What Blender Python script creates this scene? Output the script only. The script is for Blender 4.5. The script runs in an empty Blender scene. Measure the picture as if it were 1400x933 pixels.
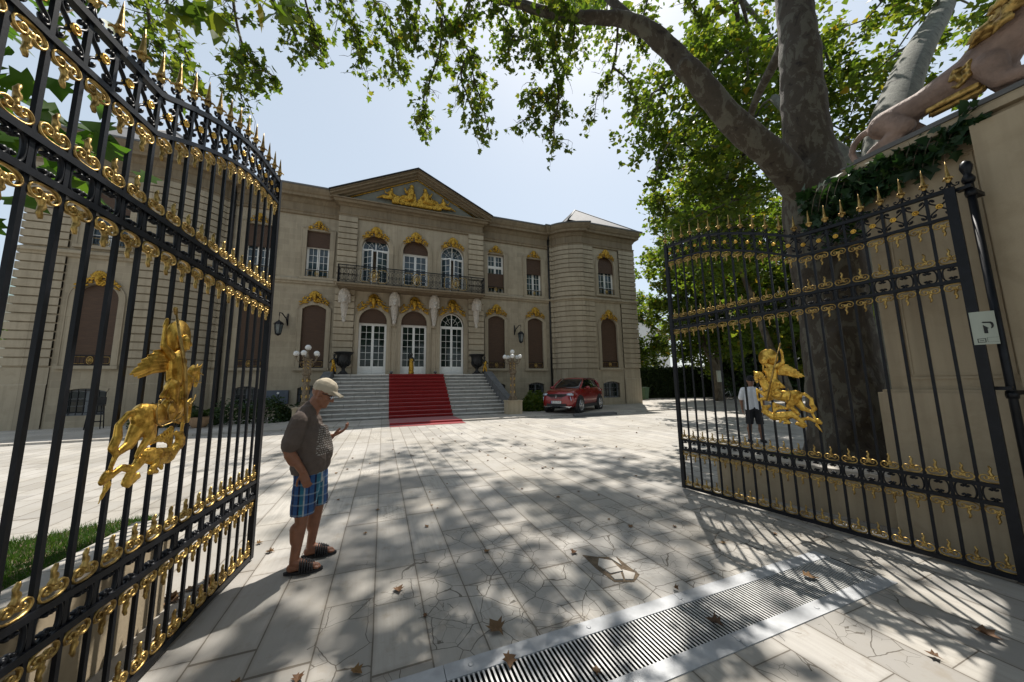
import bpy, bmesh, math, random
import numpy as np
from mathutils import Vector, Matrix

random.seed(7)
R = random.Random(11)
scene = bpy.context.scene
COL = scene.collection
PI = math.pi
rad = math.radians

# ------------------------------------------------------------------ object helpers
def tag(o, label=None, cat=None, group=None, kind=None):
    if label: o['label'] = label
    if cat: o['category'] = cat
    if group: o['group'] = group
    if kind: o['kind'] = kind
    return o

def empty(name, loc=(0, 0, 0), rz=0.0, label=None, cat=None, group=None):
    o = bpy.data.objects.new(name, None)
    o.location = loc
    o.rotation_euler = (0, 0, rz)
    o.empty_display_size = 0.2
    COL.objects.link(o)
    return tag(o, label, cat, group)

def link(name, me, parent=None, loc=None, rot=None, scale=None):
    o = bpy.data.objects.new(name, me)
    COL.objects.link(o)
    if parent is not None: o.parent = parent
    if loc is not None: o.location = loc
    if rot is not None: o.rotation_euler = rot
    if scale is not None: o.scale = scale
    return o

def copy_tree(o, parent=None):
    c = o.copy()
    COL.objects.link(c)
    c.parent = parent
    for ch in [x for x in bpy.data.objects if x.parent == o]:
        copy_tree(ch, c)
    return c

# ------------------------------------------------------------------ mesh builder
class MB:
    def __init__(self):
        self.v = []; self.f = []; self.s = []; self.m = []
        self.mi = 0
    def add(self, vs, fs, smooth=False, M=None):
        b = len(self.v)
        if M is not None:
            vs = [tuple(M @ Vector(p)) for p in vs]
        self.v += [tuple(p) for p in vs]
        for f in fs:
            self.f.append(tuple(i + b for i in f)); self.s.append(smooth); self.m.append(self.mi)
        return self
    def box(self, x0, x1, y0, y1, z0, z1, M=None):
        vs = [(x0,y0,z0),(x1,y0,z0),(x1,y1,z0),(x0,y1,z0),(x0,y0,z1),(x1,y0,z1),(x1,y1,z1),(x0,y1,z1)]
        fs = [(0,3,2,1),(4,5,6,7),(0,1,5,4),(1,2,6,5),(2,3,7,6),(3,0,4,7)]
        return self.add(vs, fs, False, M)
    def quad(self, a, b, c, d):
        return self.add([a,b,c,d], [(0,1,2,3)])
    def tube(self, pts, r, n=8, closed=False, cap=True, smooth=True, sq=None, up=None, M=None):
        pts = [Vector(p) for p in pts]
        k = len(pts)
        rs = [r]*k if not hasattr(r, '__len__') else list(r)
        vs = []; fs = []
        t0 = None; nrm = None
        for i in range(k):
            if closed: t = pts[(i+1) % k] - pts[i-1]
            else: t = pts[min(i+1, k-1)] - pts[max(i-1, 0)]
            if t.length < 1e-9: t = t0 or Vector((0,0,1))
            t.normalize()
            if up is not None:
                nrm = Vector(up) - t*t.dot(Vector(up))
                if nrm.length < 1e-6: nrm = t.orthogonal()
                nrm.normalize()
            elif nrm is None:
                nrm = t.orthogonal().normalized()
            else:
                q = t0.rotation_difference(t)
                nrm = q @ nrm
                nrm = (nrm - t*t.dot(nrm)).normalized()
            t0 = t
            bi = t.cross(nrm)
            for j in range(n):
                a = 2*PI*(j+0.5)/n
                ca, sa = math.cos(a), math.sin(a)
                if sq: vs.append(pts[i] + nrm*(ca*rs[i]*sq[0]) + bi*(sa*rs[i]*sq[1]))
                else: vs.append(pts[i] + nrm*(ca*rs[i]) + bi*(sa*rs[i]))
        for i in range(k if closed else k-1):
            a = i*n; b = ((i+1) % k)*n
            for j in range(n):
                j2 = (j+1) % n
                fs.append((a+j, a+j2, b+j2, b+j))
        if cap and not closed:
            fs.append(tuple(range(n-1, -1, -1)))
            fs.append(tuple((k-1)*n+j for j in range(n)))
        return self.add(vs, fs, smooth, M)
    def lathe(self, prof, n=16, c=(0,0,0), smooth=True, M=None):
        vs = []; fs = []
        for (r, z) in prof:
            for j in range(n):
                a = 2*PI*j/n
                vs.append((c[0]+r*math.cos(a), c[1]+r*math.sin(a), c[2]+z))
        for i in range(len(prof)-1):
            for j in range(n):
                j2 = (j+1) % n
                fs.append((i*n+j, i*n+j2, (i+1)*n+j2, (i+1)*n+j))
        fs.append(tuple(range(n-1,-1,-1)))
        fs.append(tuple((len(prof)-1)*n+j for j in range(n)))
        return self.add(vs, fs, smooth, M)
    def ball(self, c, r, nu=12, nv=8, M=None):
        if not hasattr(r, '__len__'): r = (r, r, r)
        vs = [(c[0],c[1],c[2]-r[2])]; fs = []
        for i in range(1, nv):
            p = -PI/2 + PI*i/nv
            for j in range(nu):
                a = 2*PI*j/nu
                vs.append((c[0]+r[0]*math.cos(p)*math.cos(a), c[1]+r[1]*math.cos(p)*math.sin(a), c[2]+r[2]*math.sin(p)))
        vs.append((c[0],c[1],c[2]+r[2]))
        L = len(vs)-1
        for j in range(nu):
            fs.append((0, 1+(j+1)%nu, 1+j))
            fs.append((L, 1+(nv-2)*nu+j, 1+(nv-2)*nu+(j+1)%nu))
        for i in range(nv-2):
            for j in range(nu):
                a = 1+i*nu; b = a+nu; j2 = (j+1)%nu
                fs.append((a+j, a+j2, b+j2, b+j))
        return self.add(vs, fs, True, M)
    def prism(self, poly, fn, w0, w1, smooth=False, M=None):
        n = len(poly)
        vs = [fn(u, v, w0) for u, v in poly] + [fn(u, v, w1) for u, v in poly]
        fs = [tuple(range(n-1,-1,-1)), tuple(range(n, 2*n))]
        for i in range(n):
            j = (i+1) % n
            fs.append((i, j, n+j, n+i))
        b = len(self.f)
        self.add(vs, fs, smooth, M)
        self.s[b] = False; self.s[b+1] = False
        return self
    def cap(self, p0, p1, r0, r1, n=10, fl=(1,1)):
        # tapered capsule; fl flattens in (x-ish, y-ish) of its own frame
        p0 = Vector(p0); p1 = Vector(p1)
        d = p1-p0; L = d.length
        if L < 1e-6: d = Vector((0,0,1)); L = 1e-6
        d = d/L
        pts = []; rs = []
        for a in (-88, -60, -30): pts.append(p0 + d*(r0*math.sin(rad(a)))); rs.append(r0*math.cos(rad(a)))
        for t in (0, .33, .67, 1): pts.append(p0 + d*L*t); rs.append(r0+(r1-r0)*t)
        for a in (30, 60, 88): pts.append(p1 + d*(r1*math.sin(rad(a)))); rs.append(r1*math.cos(rad(a)))
        return self.tube(pts, rs, n=n, sq=fl if fl != (1,1) else None)
    def mesh(self, name, mats):
        me = bpy.data.meshes.new(name)
        me.from_pydata(self.v, [], self.f)
        if not isinstance(mats, (list, tuple)): mats = [mats]
        for m in mats: me.materials.append(m)
        me.polygons.foreach_set('use_smooth', self.s)
        if len(mats) > 1: me.polygons.foreach_set('material_index', self.m)
        bm = bmesh.new(); bm.from_mesh(me)
        bmesh.ops.recalc_face_normals(bm, faces=bm.faces)
        bm.to_mesh(me); bm.free()
        me.update()
        return me
    def build(self, name, mats, parent=None, loc=None, rot=None):
        return link(name, self.mesh(name, mats), parent, loc, rot)

def boxm(*a):
    return MB().box(*a)

_dg = None
def organic(name, mb, voxel, mat, parent=None, smooth=4, M=None, disp=None, loc=None):
    """fuse overlapping shapes into one continuous skin"""
    me = mb.mesh(name, mat)
    if M is not None: me.transform(M)
    o = bpy.data.objects.new(name, me)
    COL.objects.link(o)
    m = o.modifiers.new('r', 'REMESH'); m.mode = 'VOXEL'; m.voxel_size = voxel; m.use_smooth_shade = True
    if smooth:
        m = o.modifiers.new('s', 'SMOOTH'); m.iterations = smooth; m.factor = .5
    if disp:
        tx = bpy.data.textures.new(name, 'CLOUDS'); tx.noise_scale = disp[1]; tx.noise_depth = 2
        m = o.modifiers.new('d', 'DISPLACE'); m.texture = tx; m.strength = disp[0]; m.mid_level = .5
    dg = bpy.context.evaluated_depsgraph_get()
    nm = bpy.data.meshes.new_from_object(o.evaluated_get(dg))
    o.modifiers.clear()
    o.data = nm
    nm.name = name
    if len(nm.materials) == 0: nm.materials.append(mat)
    nm.polygons.foreach_set('use_smooth', [True]*len(nm.polygons))
    bpy.data.meshes.remove(me)
    if parent is not None: o.parent = parent
    if loc is not None: o.location = loc
    return o

# ------------------------------------------------------------------ materials
class NT:
    def __init__(self, name):
        self.mat = bpy.data.materials.new(name)
        self.mat.use_nodes = True
        self.t = self.mat.node_tree
        self.t.nodes.clear()
        self.out = self.n('ShaderNodeOutputMaterial')
    def n(self, kind, **kw):
        x = self.t.nodes.new(kind)
        for k, v in kw.items(): setattr(x, k, v)
        return x
    def set(self, sock, val):
        if hasattr(val, 'is_linked') or isinstance(val, bpy.types.NodeSocket): self.t.links.new(val, sock)
        else: sock.default_value = val
    def math(self, op, a, b=0.0, c=None, clamp=False):
        x = self.n('ShaderNodeMath', operation=op); x.use_clamp = clamp
        self.set(x.inputs[0], a); self.set(x.inputs[1], b)
        if c is not None: self.set(x.inputs[2], c)
        return x.outputs[0]
    def mix(self, fac, a, b, mode='MIX'):
        x = self.n('ShaderNodeMix', data_type='RGBA', blend_type=mode)
        self.set(x.inputs[0], fac); self.set(x.inputs[6], a); self.set(x.inputs[7], b)
        return x.outputs[2]
    def ramp(self, fac, stops, interp='LINEAR'):
        x = self.n('ShaderNodeValToRGB'); x.color_ramp.interpolation = interp
        e = x.color_ramp.elements
        while len(e) < len(stops): e.new(.5)
        for i, (p, c) in enumerate(stops):
            e[i].position = p; e[i].color = c if len(c) == 4 else (*c, 1)
        self.set(x.inputs[0], fac)
        return x.outputs[0]
    def noise(self, vec, scale, detail=4, rough=.55, dist=0):
        x = self.n('ShaderNodeTexNoise'); x.inputs['Scale'].default_value = scale
        x.inputs['Detail'].default_value = detail; x.inputs['Roughness'].default_value = rough
        x.inputs['Distortion'].default_value = dist
        if vec is not None: self.set(x.inputs['Vector'], vec)
        return x.outputs[0]
    def pos(self):
        return self.n('ShaderNodeNewGeometry').outputs['Position']
    def scale(self, vec, s):
        x = self.n('ShaderNodeVectorMath', operation='MULTIPLY'); self.set(x.inputs[0], vec); x.inputs[1].default_value = s
        return x.outputs[0]
    def bsdf(self, color, rough=.6, metal=0.0, bump=None, bstr=.3, bdist=.01, **kw):
        x = self.n('ShaderNodeBsdfPrincipled')
        self.set(x.inputs['Base Color'], color if not (isinstance(color, tuple) and len(color) == 3) else (*color, 1))
        self.set(x.inputs['Roughness'], rough); self.set(x.inputs['Metallic'], metal)
        for k, v in kw.items(): self.set(x.inputs[k], v)
        if bump is not None:
            b = self.n('ShaderNodeBump'); b.inputs['Strength'].default_value = bstr; b.inputs['Distance'].default_value = bdist
            self.set(b.inputs['Height'], bump); self.set(x.inputs['Normal'], b.outputs[0])
        self.t.links.new(x.outputs[0], self.out.inputs[0])
        return x

def c4(c, k=1.0): return (c[0]*k, c[1]*k, c[2]*k, 1)

def simple(name, col, rough=.6, metal=0.0, var=.25, scale=6.0, bump=.15, bscale=60.0, bdist=.004, rvar=.12, **kw):
    t = NT(name)
    p = t.pos()
    a = t.noise(p, scale, 5)
    colr = t.ramp(a, [(.25, c4(col, 1-var)), (.75, c4(col, 1+var))])
    b = t.noise(p, bscale, 3)
    rg = t.math('ADD', rough-rvar*.5, t.math('MULTIPLY', b, rvar))
    t.bsdf(colr, rg, metal, bump=b if bump else None, bstr=bump, bdist=bdist, **kw)
    return t.mat

MAT = {}
MAT['iron'] = simple('black_iron', (.006,.007,.010), .42, .0, .5, 14, .12, 90, .003, **{'Specular IOR Level': .28})
def gold_mat(name, col, dark, rough):
    t = NT(name); p = t.pos()
    a = t.noise(p, 16, 5, .65)
    col_ = t.ramp(a, [(.38, c4(dark)), (.54, c4(col)), (.8, c4(col, 1.15))])
    b = t.noise(p, 55, 4)
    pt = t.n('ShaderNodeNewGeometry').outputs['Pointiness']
    col_ = t.mix(t.ramp(pt, [(.435, (1,1,1,1)), (.495, (0,0,0,1))]), col_, c4((dark[0]*.22, dark[1]*.20, dark[2]*.25)))  # colour darkened in the creases, standing in for occlusion shade
    t.bsdf(col_, t.math('ADD', rough, t.math('MULTIPLY', b, .2)), .92, bump=b, bstr=.35, bdist=.006)
    return t.mat
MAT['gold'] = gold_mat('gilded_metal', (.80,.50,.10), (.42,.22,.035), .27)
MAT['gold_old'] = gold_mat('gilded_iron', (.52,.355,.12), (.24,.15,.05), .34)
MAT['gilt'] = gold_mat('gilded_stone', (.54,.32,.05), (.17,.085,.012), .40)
MAT['alu'] = simple('aluminium_plate', (.36,.37,.38), .6, .3, .2, 9, .08, 120, .001)
MAT['pit'] = simple('drain_channel', (.015,.015,.015), .9, 0, .3, 8, 0)
MAT['steel_bar'] = simple('galvanised_steel', (.50,.50,.48), .5, .25, .2, 20, .05)
MAT['roof_tile'] = simple('pale_roof_sheet', (.20,.195,.19), .75, 0, .18, 6, .3, 5, .02, **{'Specular IOR Level': .12})
MAT['white_paint'] = simple('white_paint', (.74,.73,.69), .5, 0, .06, 4, .05)
MAT['glass_dark'] = None
MAT['skin'] = simple('skin', (.27,.115,.062), .55, 0, .16, 18, .15, 160, .002, **{'Subsurface Weight': .08})
MAT['skin_dark'] = simple('tanned_skin', (.22,.11,.065), .55, 0, .14, 18, .15, 160, .002)
MAT['black_cloth'] = simple('black_cloth', (.012,.012,.015), .85, 0, .3, 20, .2, 300)
MAT['white_cloth'] = simple('white_cloth', (.72,.73,.76), .85, 0, .06, 12, .4, 14, .02)
MAT['rubber'] = simple('black_rubber', (.018,.017,.018), .7, 0, .3, 30, .2, 200)
MAT['dark_stone'] = simple('dark_stone', (.10,.10,.10), .75, 0, .35, 5, .3, 40)
MAT['bronze'] = simple('dark_bronze', (.022,.022,.022), .5, .5, .4, 9, .2, 60)
MAT['lamp_post'] = simple('patinated_lamp_metal', (.17,.13,.085), .55, .35, .6, 16, .5, 45, .012)
MAT['soil'] = simple('soil', (.13,.095,.06), .95, 0, .5, 12, .8, 40, .03)
MAT['zinc'] = simple('zinc_sheet', (.15,.148,.145), .7, .35, .08, 3, .05)

def glass_mat(name, col, rough=.04, spec=.5):
    t = NT(name); p = t.pos()
    a = t.noise(p, 2.2, 4, .6)
    c_ = t.ramp(a, [(.35, c4(col, .45)), (.7, c4(col, 1.6))])
    b = t.noise(p, 1.3, 2)
    t.bsdf(c_, rough, 0, bump=b, bstr=.05, bdist=.05, **{'Specular IOR Level': spec})
    return t.mat
MAT['glass'] = glass_mat('window_glass', (.012,.020,.016), .05, .35)
MAT['glass_up'] = glass_mat('upper_window_glass', (.03,.05,.06), .05, .5)
MAT['car_glass'] = glass_mat('car_glass', (.010,.011,.012), .03, .6)

def leaf_mat(name, ca, cb, cc, trans=.45):
    t = NT(name)
    g = t.n('ShaderNodeNewGeometry')
    r = g.outputs['Random Per Island']
    col = t.ramp(r, [(.0, c4(ca)), (.5, c4(cb)), (.975, c4(cc)), (1.0, c4((cc[0]*1.9, cc[1]*1.05, cc[2]*.7)))])
    n = t.noise(g.outputs['Position'], 1.1, 3)
    col = t.mix(t.math('MULTIPLY', n, .35), col, c4(ca, .8))
    d = t.n('ShaderNodeBsdfPrincipled'); t.set(d.inputs['Base Color'], col); d.inputs['Roughness'].default_value = .5
    d.inputs['Specular IOR Level'].default_value = .35
    tr = t.n('ShaderNodeBsdfTranslucent')
    t.set(tr.inputs['Color'], t.mix(.5, col, (.55,.75,.10,1), 'MULTIPLY') if False else t.mix(1.0, col, (1.9,1.75,.75,1), 'MULTIPLY'))
    mx = t.n('ShaderNodeMixShader'); mx.inputs[0].default_value = trans
    t.t.links.new(d.outputs[0], mx.inputs[1]); t.t.links.new(tr.outputs[0], mx.inputs[2])
    t.t.links.new(mx.outputs[0], t.out.inputs[0])
    return t.mat
MAT['leaf'] = leaf_mat('plane_leaf', (.045,.085,.013), (.085,.14,.022), (.14,.17,.03), .56)
MAT['leaf_bg'] = leaf_mat('tree_leaf', (.05,.095,.014), (.09,.145,.022), (.15,.18,.03), .56)
MAT['leaf_dark'] = leaf_mat('dark_leaf', (.018,.038,.012), (.03,.058,.016), (.045,.075,.02), .3)
MAT['leaf_ivy'] = leaf_mat('ivy_leaf', (.012,.035,.014), (.022,.058,.02), (.035,.08,.022), .25)
MAT['leaf_vine'] = leaf_mat('vine_leaf', (.03,.08,.014), (.05,.12,.018), (.07,.14,.02), .5)
MAT['grass'] = leaf_mat('grass_blade', (.025,.07,.010), (.04,.10,.014), (.06,.115,.02), .4)
MAT['dry_leaf'] = None
def dry_leaf():
    t = NT('dry_leaf')
    oi = t.n('ShaderNodeObjectInfo')
    col = t.ramp(oi.outputs['Random'], [(0, (.11,.048,.016,1)), (.4, (.17,.085,.026,1)), (.75, (.26,.15,.045,1)), (1, (.07,.038,.018,1))])
    p = t.pos(); a = t.noise(p, 40, 4)
    col = t.mix(t.math('MULTIPLY', a, .6), col, (.09,.045,.015,1))
    t.bsdf(col, .75, 0, bump=a, bstr=.4, bdist=.004)
    return t.mat
MAT['dry_leaf'] = dry_leaf()

def bark_mat(name, dark, mid, pale):
    t = NT(name); p = t.pos()
    w = t.scale(p, (1.0, 1.0, .55))
    a = t.noise(w, 5.2, 7, .66, .7)
    b = t.noise(p, 26, 5, .6)
    v = t.n('ShaderNodeTexVoronoi'); v.inputs['Scale'].default_value = 9.0; t.set(v.inputs['Vector'], w)
    k = t.math('ADD', a, t.math('MULTIPLY', v.outputs['Distance'], .12))
    col = t.ramp(k, [(.40, c4(dark)), (.46, c4(mid)), (.585, c4(mid, 1.15)), (.60, c4(pale)), (.8, c4(pale, 1.15))])
    col = t.mix(t.math('MULTIPLY', b, .5), col, c4(dark, 1.2))
    h = t.math('ADD', t.math('MULTIPLY', k, .7), t.math('MULTIPLY', b, .4))
    t.bsdf(col, .9, 0, bump=h, bstr=.7, bdist=.03)
    return t.mat
MAT['bark'] = bark_mat('plane_bark', (.026,.020,.014), (.068,.056,.041), (.135,.128,.098))
MAT['bark3'] = bark_mat('pale_plane_bark', (.028,.024,.018), (.15,.155,.125), (.21,.215,.175))
MAT['bark2'] = bark_mat('brown_bark', (.05,.038,.026), (.10,.08,.055), (.16,.14,.10))

def stone_mat(name, col, bw, bh, joint, streak=.35, offs=.5, jw=.012):
    """limestone ashlar seen on walls; x runs along the wall and z up"""
    t = NT(name); p = t.pos()
    sx = t.n('ShaderNodeSeparateXYZ'); t.set(sx.inputs[0], p)
    cx = t.n('ShaderNodeCombineXYZ'); t.set(cx.inputs[0], t.math('ADD', sx.outputs[0], sx.outputs[1])); t.set(cx.inputs[1], sx.outputs[2])
    b = t.n('ShaderNodeTexBrick'); t.set(b.inputs['Vector'], cx.outputs[0])
    b.offset = offs
    b.inputs['Color1'].default_value = c4(col, 1.10); b.inputs['Color2'].default_value = c4(col, .86)
    b.inputs['Mortar'].default_value = c4(joint)
    b.inputs['Scale'].default_value = 1.0
    b.inputs['Mortar Size'].default_value = jw; b.inputs['Mortar Smooth'].default_value = .2
    b.inputs['Brick Width'].default_value = bw; b.inputs['Row Height'].default_value = bh
    a = t.noise(p, 1.4, 6, .6)
    st = t.noise(t.scale(p, (2.2, 2.2, .16)), 2.2, 5, .6)
    col_ = t.mix(t.math('MULTIPLY', a, .45), b.outputs[0], c4(col, .62))
    stf = t.ramp(st, [(.45, (0,0,0,1)), (.75, (1,1,1,1))])
    col_ = t.mix(t.math('MULTIPLY', stf, streak), col_, c4((col[0]*.42, col[1]*.40, col[2]*.36)))
    blo = t.noise(p, 3.1, 6, .7, .5)
    col_ = t.mix(t.math('MULTIPLY', t.ramp(blo, [(.50, (0,0,0,1)), (.66, (1,1,1,1))]), .28), col_, c4((col[0]*.55, col[1]*.52, col[2]*.47)))
    g = t.noise(p, 38, 4)
    h = t.math('ADD', t.math('MULTIPLY', g, .4), t.math('MULTIPLY', b.outputs['Fac'], -.6))
    t.bsdf(col_, .85, 0, bump=h, bstr=.35, bdist=.012)
    return t.mat
LIME = (.375,.315,.222)
MAT['ashlar'] = stone_mat('limestone_ashlar', LIME, .62, .36, (.42,.35,.25), .35)
MAT['lime'] = stone_mat('limestone_block', (.39,.327,.232), 1.15, 5.0, (.26,.21,.14), .45, .37, .008)
MAT['cornice'] = stone_mat('dark_cornice_stone', (.235,.18,.112), 1.1, 9.0, (.125,.10,.07), .55, .5, .008)  # darker than the wall stone, with stronger streaks
MAT['carved'] = simple('carved_pale_stone', (.50,.45,.385), .85, 0, .3, 14, .6, 40, .03)
MAT['render_wall'] = stone_mat('pier_render', (.46,.375,.255), 40, 40, (.46,.375,.255), .5, .5, .0)
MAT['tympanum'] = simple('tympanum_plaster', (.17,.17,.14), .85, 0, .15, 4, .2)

def marble(name='step_marble', lo=.56):
    t = NT(name); p = t.pos()
    a = t.noise(t.scale(p, (1.0, 2.0, 5.0)), 2.5, 6, .65, .8)
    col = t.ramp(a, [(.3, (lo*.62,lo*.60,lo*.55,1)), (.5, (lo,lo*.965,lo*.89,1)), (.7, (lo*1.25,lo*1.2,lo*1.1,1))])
    sx = t.n('ShaderNodeSeparateXYZ'); t.set(sx.inputs[0], p)
    j = t.math('LESS_THAN', t.math('FRACT', t.math('ADD', t.math('MULTIPLY', sx.outputs[0], .62), t.math('MULTIPLY', t.math('FLOOR', t.math('MULTIPLY', sx.outputs[2], 5.1)), .37))), .012)
    col = t.mix(j, col, (.16,.15,.13,1))
    t.bsdf(col, .55, 0, bump=a, bstr=.1, bdist=.01)
    return t.mat
MAT['marble'] = marble(); MAT['riser'] = marble('shaded_riser_stone', .27)  # same marble, risers coloured darker than treads as if in shade

def shutter_mat():
    t = NT('brown_slat_shutter'); p = t.pos()
    sx = t.n('ShaderNodeSeparateXYZ'); t.set(sx.inputs[0], p)
    w = t.math('FRACT', t.math('MULTIPLY', sx.outputs[2], 1/.055))
    a = t.noise(t.scale(p, (1.5, 1.5, 14)), 2.0, 3)
    col = t.ramp(a, [(.3, (.050,.023,.009,1)), (.7, (.084,.040,.016,1))])
    col = t.mix(t.math('LESS_THAN', w, .14), col, (.018,.008,.006,1))
    t.bsdf(col, .6, 0, bump=w, bstr=.4, bdist=.02)
    return t.mat
MAT['shutter'] = shutter_mat()

def carpet_mat():
    t = NT('red_carpet'); p = t.pos()
    a = t.noise(p, 220, 3); b = t.noise(p, 2.2, 4)
    col = t.mix(b, (.17,.004,.005,1), (.31,.009,.009,1))
    t.bsdf(col, .95, 0, bump=a, bstr=.6, bdist=.006, **{'Sheen Weight': .25})
    return t.mat
MAT['carpet'] = carpet_mat()

def paving_mat(name, wide, long_, crackmask, tone):
    t = NT(name); p = t.pos()
    s = t.n('ShaderNodeSeparateXYZ'); t.set(s.inputs[0], p)
    wob = t.noise(p, .8, 2)
    x = t.math('ADD', s.outputs[0], t.math('MULTIPLY', wob, .02)); y = s.outputs[1]
    u = t.math('DIVIDE', x, wide)
    ci = t.math('FLOOR', u)
    wn = t.n('ShaderNodeTexWhiteNoise', noise_dimensions='1D'); t.set(wn.inputs['W'], ci)
    v = t.math('ADD', t.math('DIVIDE', y, long_), t.math('MULTIPLY', wn.outputs[0], 7.3))
    # uneven slab lengths
    v = t.math('ADD', v, t.math('MULTIPLY', t.math('SINE', t.math('MULTIPLY', v, 2.3)), .28))
    ri = t.math('FLOOR', v)
    cv = t.n('ShaderNodeCombineXYZ'); t.set(cv.inputs[0], ci); t.set(cv.inputs[1], ri)
    w2 = t.n('ShaderNodeTexWhiteNoise', noise_dimensions='2D'); t.set(w2.inputs['Vector'], cv.outputs[0])
    fu = t.math('FRACT', u); fv = t.math('FRACT', v)
    eu = t.math('MULTIPLY', t.math('MINIMUM', fu, t.math('SUBTRACT', 1.0, fu)), wide)
    ev = t.math('MULTIPLY', t.math('MINIMUM', fv, t.math('SUBTRACT', 1.0, fv)), long_)
    e = t.math('MINIMUM', eu, ev)
    e = t.math('ADD', e, t.math('MULTIPLY', t.math('SUBTRACT', t.noise(p, 14, 3), .5), .004))
    joint = t.math('LESS_THAN', e, .0046)
    # streaky stone
    off = t.n('ShaderNodeCombineXYZ'); t.set(off.inputs[0], t.math('MULTIPLY', w2.outputs[0], 30)); t.set(off.inputs[1], t.math('MULTIPLY', w2.outputs[0], 17))
    pv = t.n('ShaderNodeVectorMath', operation='ADD'); t.set(pv.inputs[0], p); t.set(pv.inputs[1], off.outputs[0])
    st = t.noise(t.scale(pv.outputs[0], (14, .9, 1)), 2.2, 6, .62, .4)
    gr = t.noise(p, 150, 2)
    base = t.ramp(w2.outputs[0], [(0, c4(tone, .70)), (.5, c4(tone)), (1, c4((tone[0]*1.14, tone[1]*1.13, tone[2]*1.1)))])
    col = t.mix(t.math('MULTIPLY', t.ramp(st, [(.42, (0,0,0,1)), (.68, (1,1,1,1))]), t.math('MULTIPLY', w2.outputs[0], .60)), base, c4((tone[0]*.60, tone[1]*.59, tone[2]*.58)))
    big = t.noise(p, .55, 5, .6)
    col = t.mix(t.math('MULTIPLY', t.ramp(big, [(.38, (0,0,0,1)), (.66, (1,1,1,1))]), .62), col, c4((tone[0]*.66, tone[1]*.63, tone[2]*.56)))
    blot = t.noise(p, 5.5, 5, .7)
    col = t.mix(t.math('MULTIPLY', t.ramp(blot, [(.55, (0,0,0,1)), (.70, (1,1,1,1))]), .48), col, c4((tone[0]*.55, tone[1]*.48, tone[2]*.38)))
    col = t.mix(t.math('MULTIPLY', t.math('SUBTRACT', gr, .35), .35), col, c4(tone, .55))
    # cracks
    dvec = t.n('ShaderNodeVectorMath', operation='ADD'); t.set(dvec.inputs[0], p)
    nz = t.n('ShaderNodeTexNoise'); nz.inputs['Scale'].default_value = 3.5; nz.inputs['Detail'].default_value = 3; t.set(nz.inputs['Vector'], p)
    sc = t.n('ShaderNodeVectorMath', operation='SCALE'); t.set(sc.inputs[0], nz.outputs['Color']); sc.inputs['Scale'].default_value = .10
    t.set(dvec.inputs[1], sc.outputs[0])
    vo = t.n('ShaderNodeTexVoronoi', feature='DISTANCE_TO_EDGE'); vo.inputs['Scale'].default_value = 3.6; t.set(vo.inputs['Vector'], dvec.outputs[0])
    vo2 = t.n('ShaderNodeTexVoronoi', feature='DISTANCE_TO_EDGE'); vo2.inputs['Scale'].default_value = 9.0; t.set(vo2.inputs['Vector'], dvec.outputs[0])
    crack = t.math('MAXIMUM', t.math('LESS_THAN', vo.outputs['Distance'], .0088), t.math('MULTIPLY', t.math('LESS_THAN', vo2.outputs['Distance'], .008), t.math('GREATER_THAN', t.noise(p, 2.1, 2), .5)))
    if crackmask:
        cx, cy, rx, ry = crackmask
        dx = t.math('DIVIDE', t.math('SUBTRACT', s.outputs[0], cx), rx); dy = t.math('DIVIDE', t.math('SUBTRACT', y, cy), ry)
        dd = t.math('ADD', t.math('MULTIPLY', dx, dx), t.math('MULTIPLY', dy, dy))
        msk = t.math('LESS_THAN', t.math('ADD', dd, t.math('MULTIPLY', t.math('SUBTRACT', w2.outputs[0], .5), 1.5)), 1.0)
        rare = t.math('GREATER_THAN', w2.outputs[0], .955)
        msk = t.math('MAXIMUM', msk, rare)
    else:
        msk = t.math('GREATER_THAN', w2.outputs[0], .9)
    crack = t.math('MULTIPLY', crack, msk)
    line = t.math('MAXIMUM', crack, joint)
    col = t.mix(t.math('MULTIPLY', line, .85), col, (.075,.062,.046,1))
    # grime hugging the joints
    jr = t.n('ShaderNodeMapRange'); t.set(jr.inputs[0], e); jr.inputs[1].default_value = 0; jr.inputs[2].default_value = .03; jr.inputs[3].default_value = .6; jr.inputs[4].default_value = 0
    col = t.mix(t.math('MULTIPLY', jr.outputs[0], big), col, (.14,.115,.085,1))
    h = t.math('ADD', t.math('MULTIPLY', t.math('SUBTRACT', 1.0, line), .8), t.math('ADD', t.math('MULTIPLY', w2.outputs[0], .25), t.math('MULTIPLY', gr, .06)))
    t.bsdf(col, t.math('ADD', .52, t.math('MULTIPLY', st, .25)), 0, bump=h, bstr=.5, bdist=.006, **{'Specular IOR Level': .35})
    return t.mat
MAT['paving'] = paving_mat('court_paving', .345, .78, (2.5, 2.85, 2.4, 1.25), (.405,.385,.352))
MAT['pavement'] = paving_mat('kerbside_paving', .9, 1.2, None, (.47,.44,.395))

# ------------------------------------------------------------------ camera, sun, sky
Xd = np.array([.93447102, .03122614, .35466722]); Yd = np.array([-.35569548, .12563874, .92611859]); Zd = np.array([-.01564084, -.99158451, .12851276])
RW = np.stack([Xd, Yd, Zd])          # rows: world axes, columns: image right, image down, forward
cam = bpy.data.cameras.new('camera')
camo = bpy.data.objects.new('camera', cam); COL.objects.link(camo)
mw = Matrix.Identity(4)
for i in range(3):
    mw[i][0] = RW[i, 0]; mw[i][1] = -RW[i, 1]; mw[i][2] = -RW[i, 2]
mw[0][3] = 0; mw[1][3] = 0; mw[2][3] = 1.65
camo.matrix_world = mw
cam.sensor_width = 36.0; cam.lens = 460/1400*36.0
cam.clip_start = .05; cam.clip_end = 2000
scene.camera = camo

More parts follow.
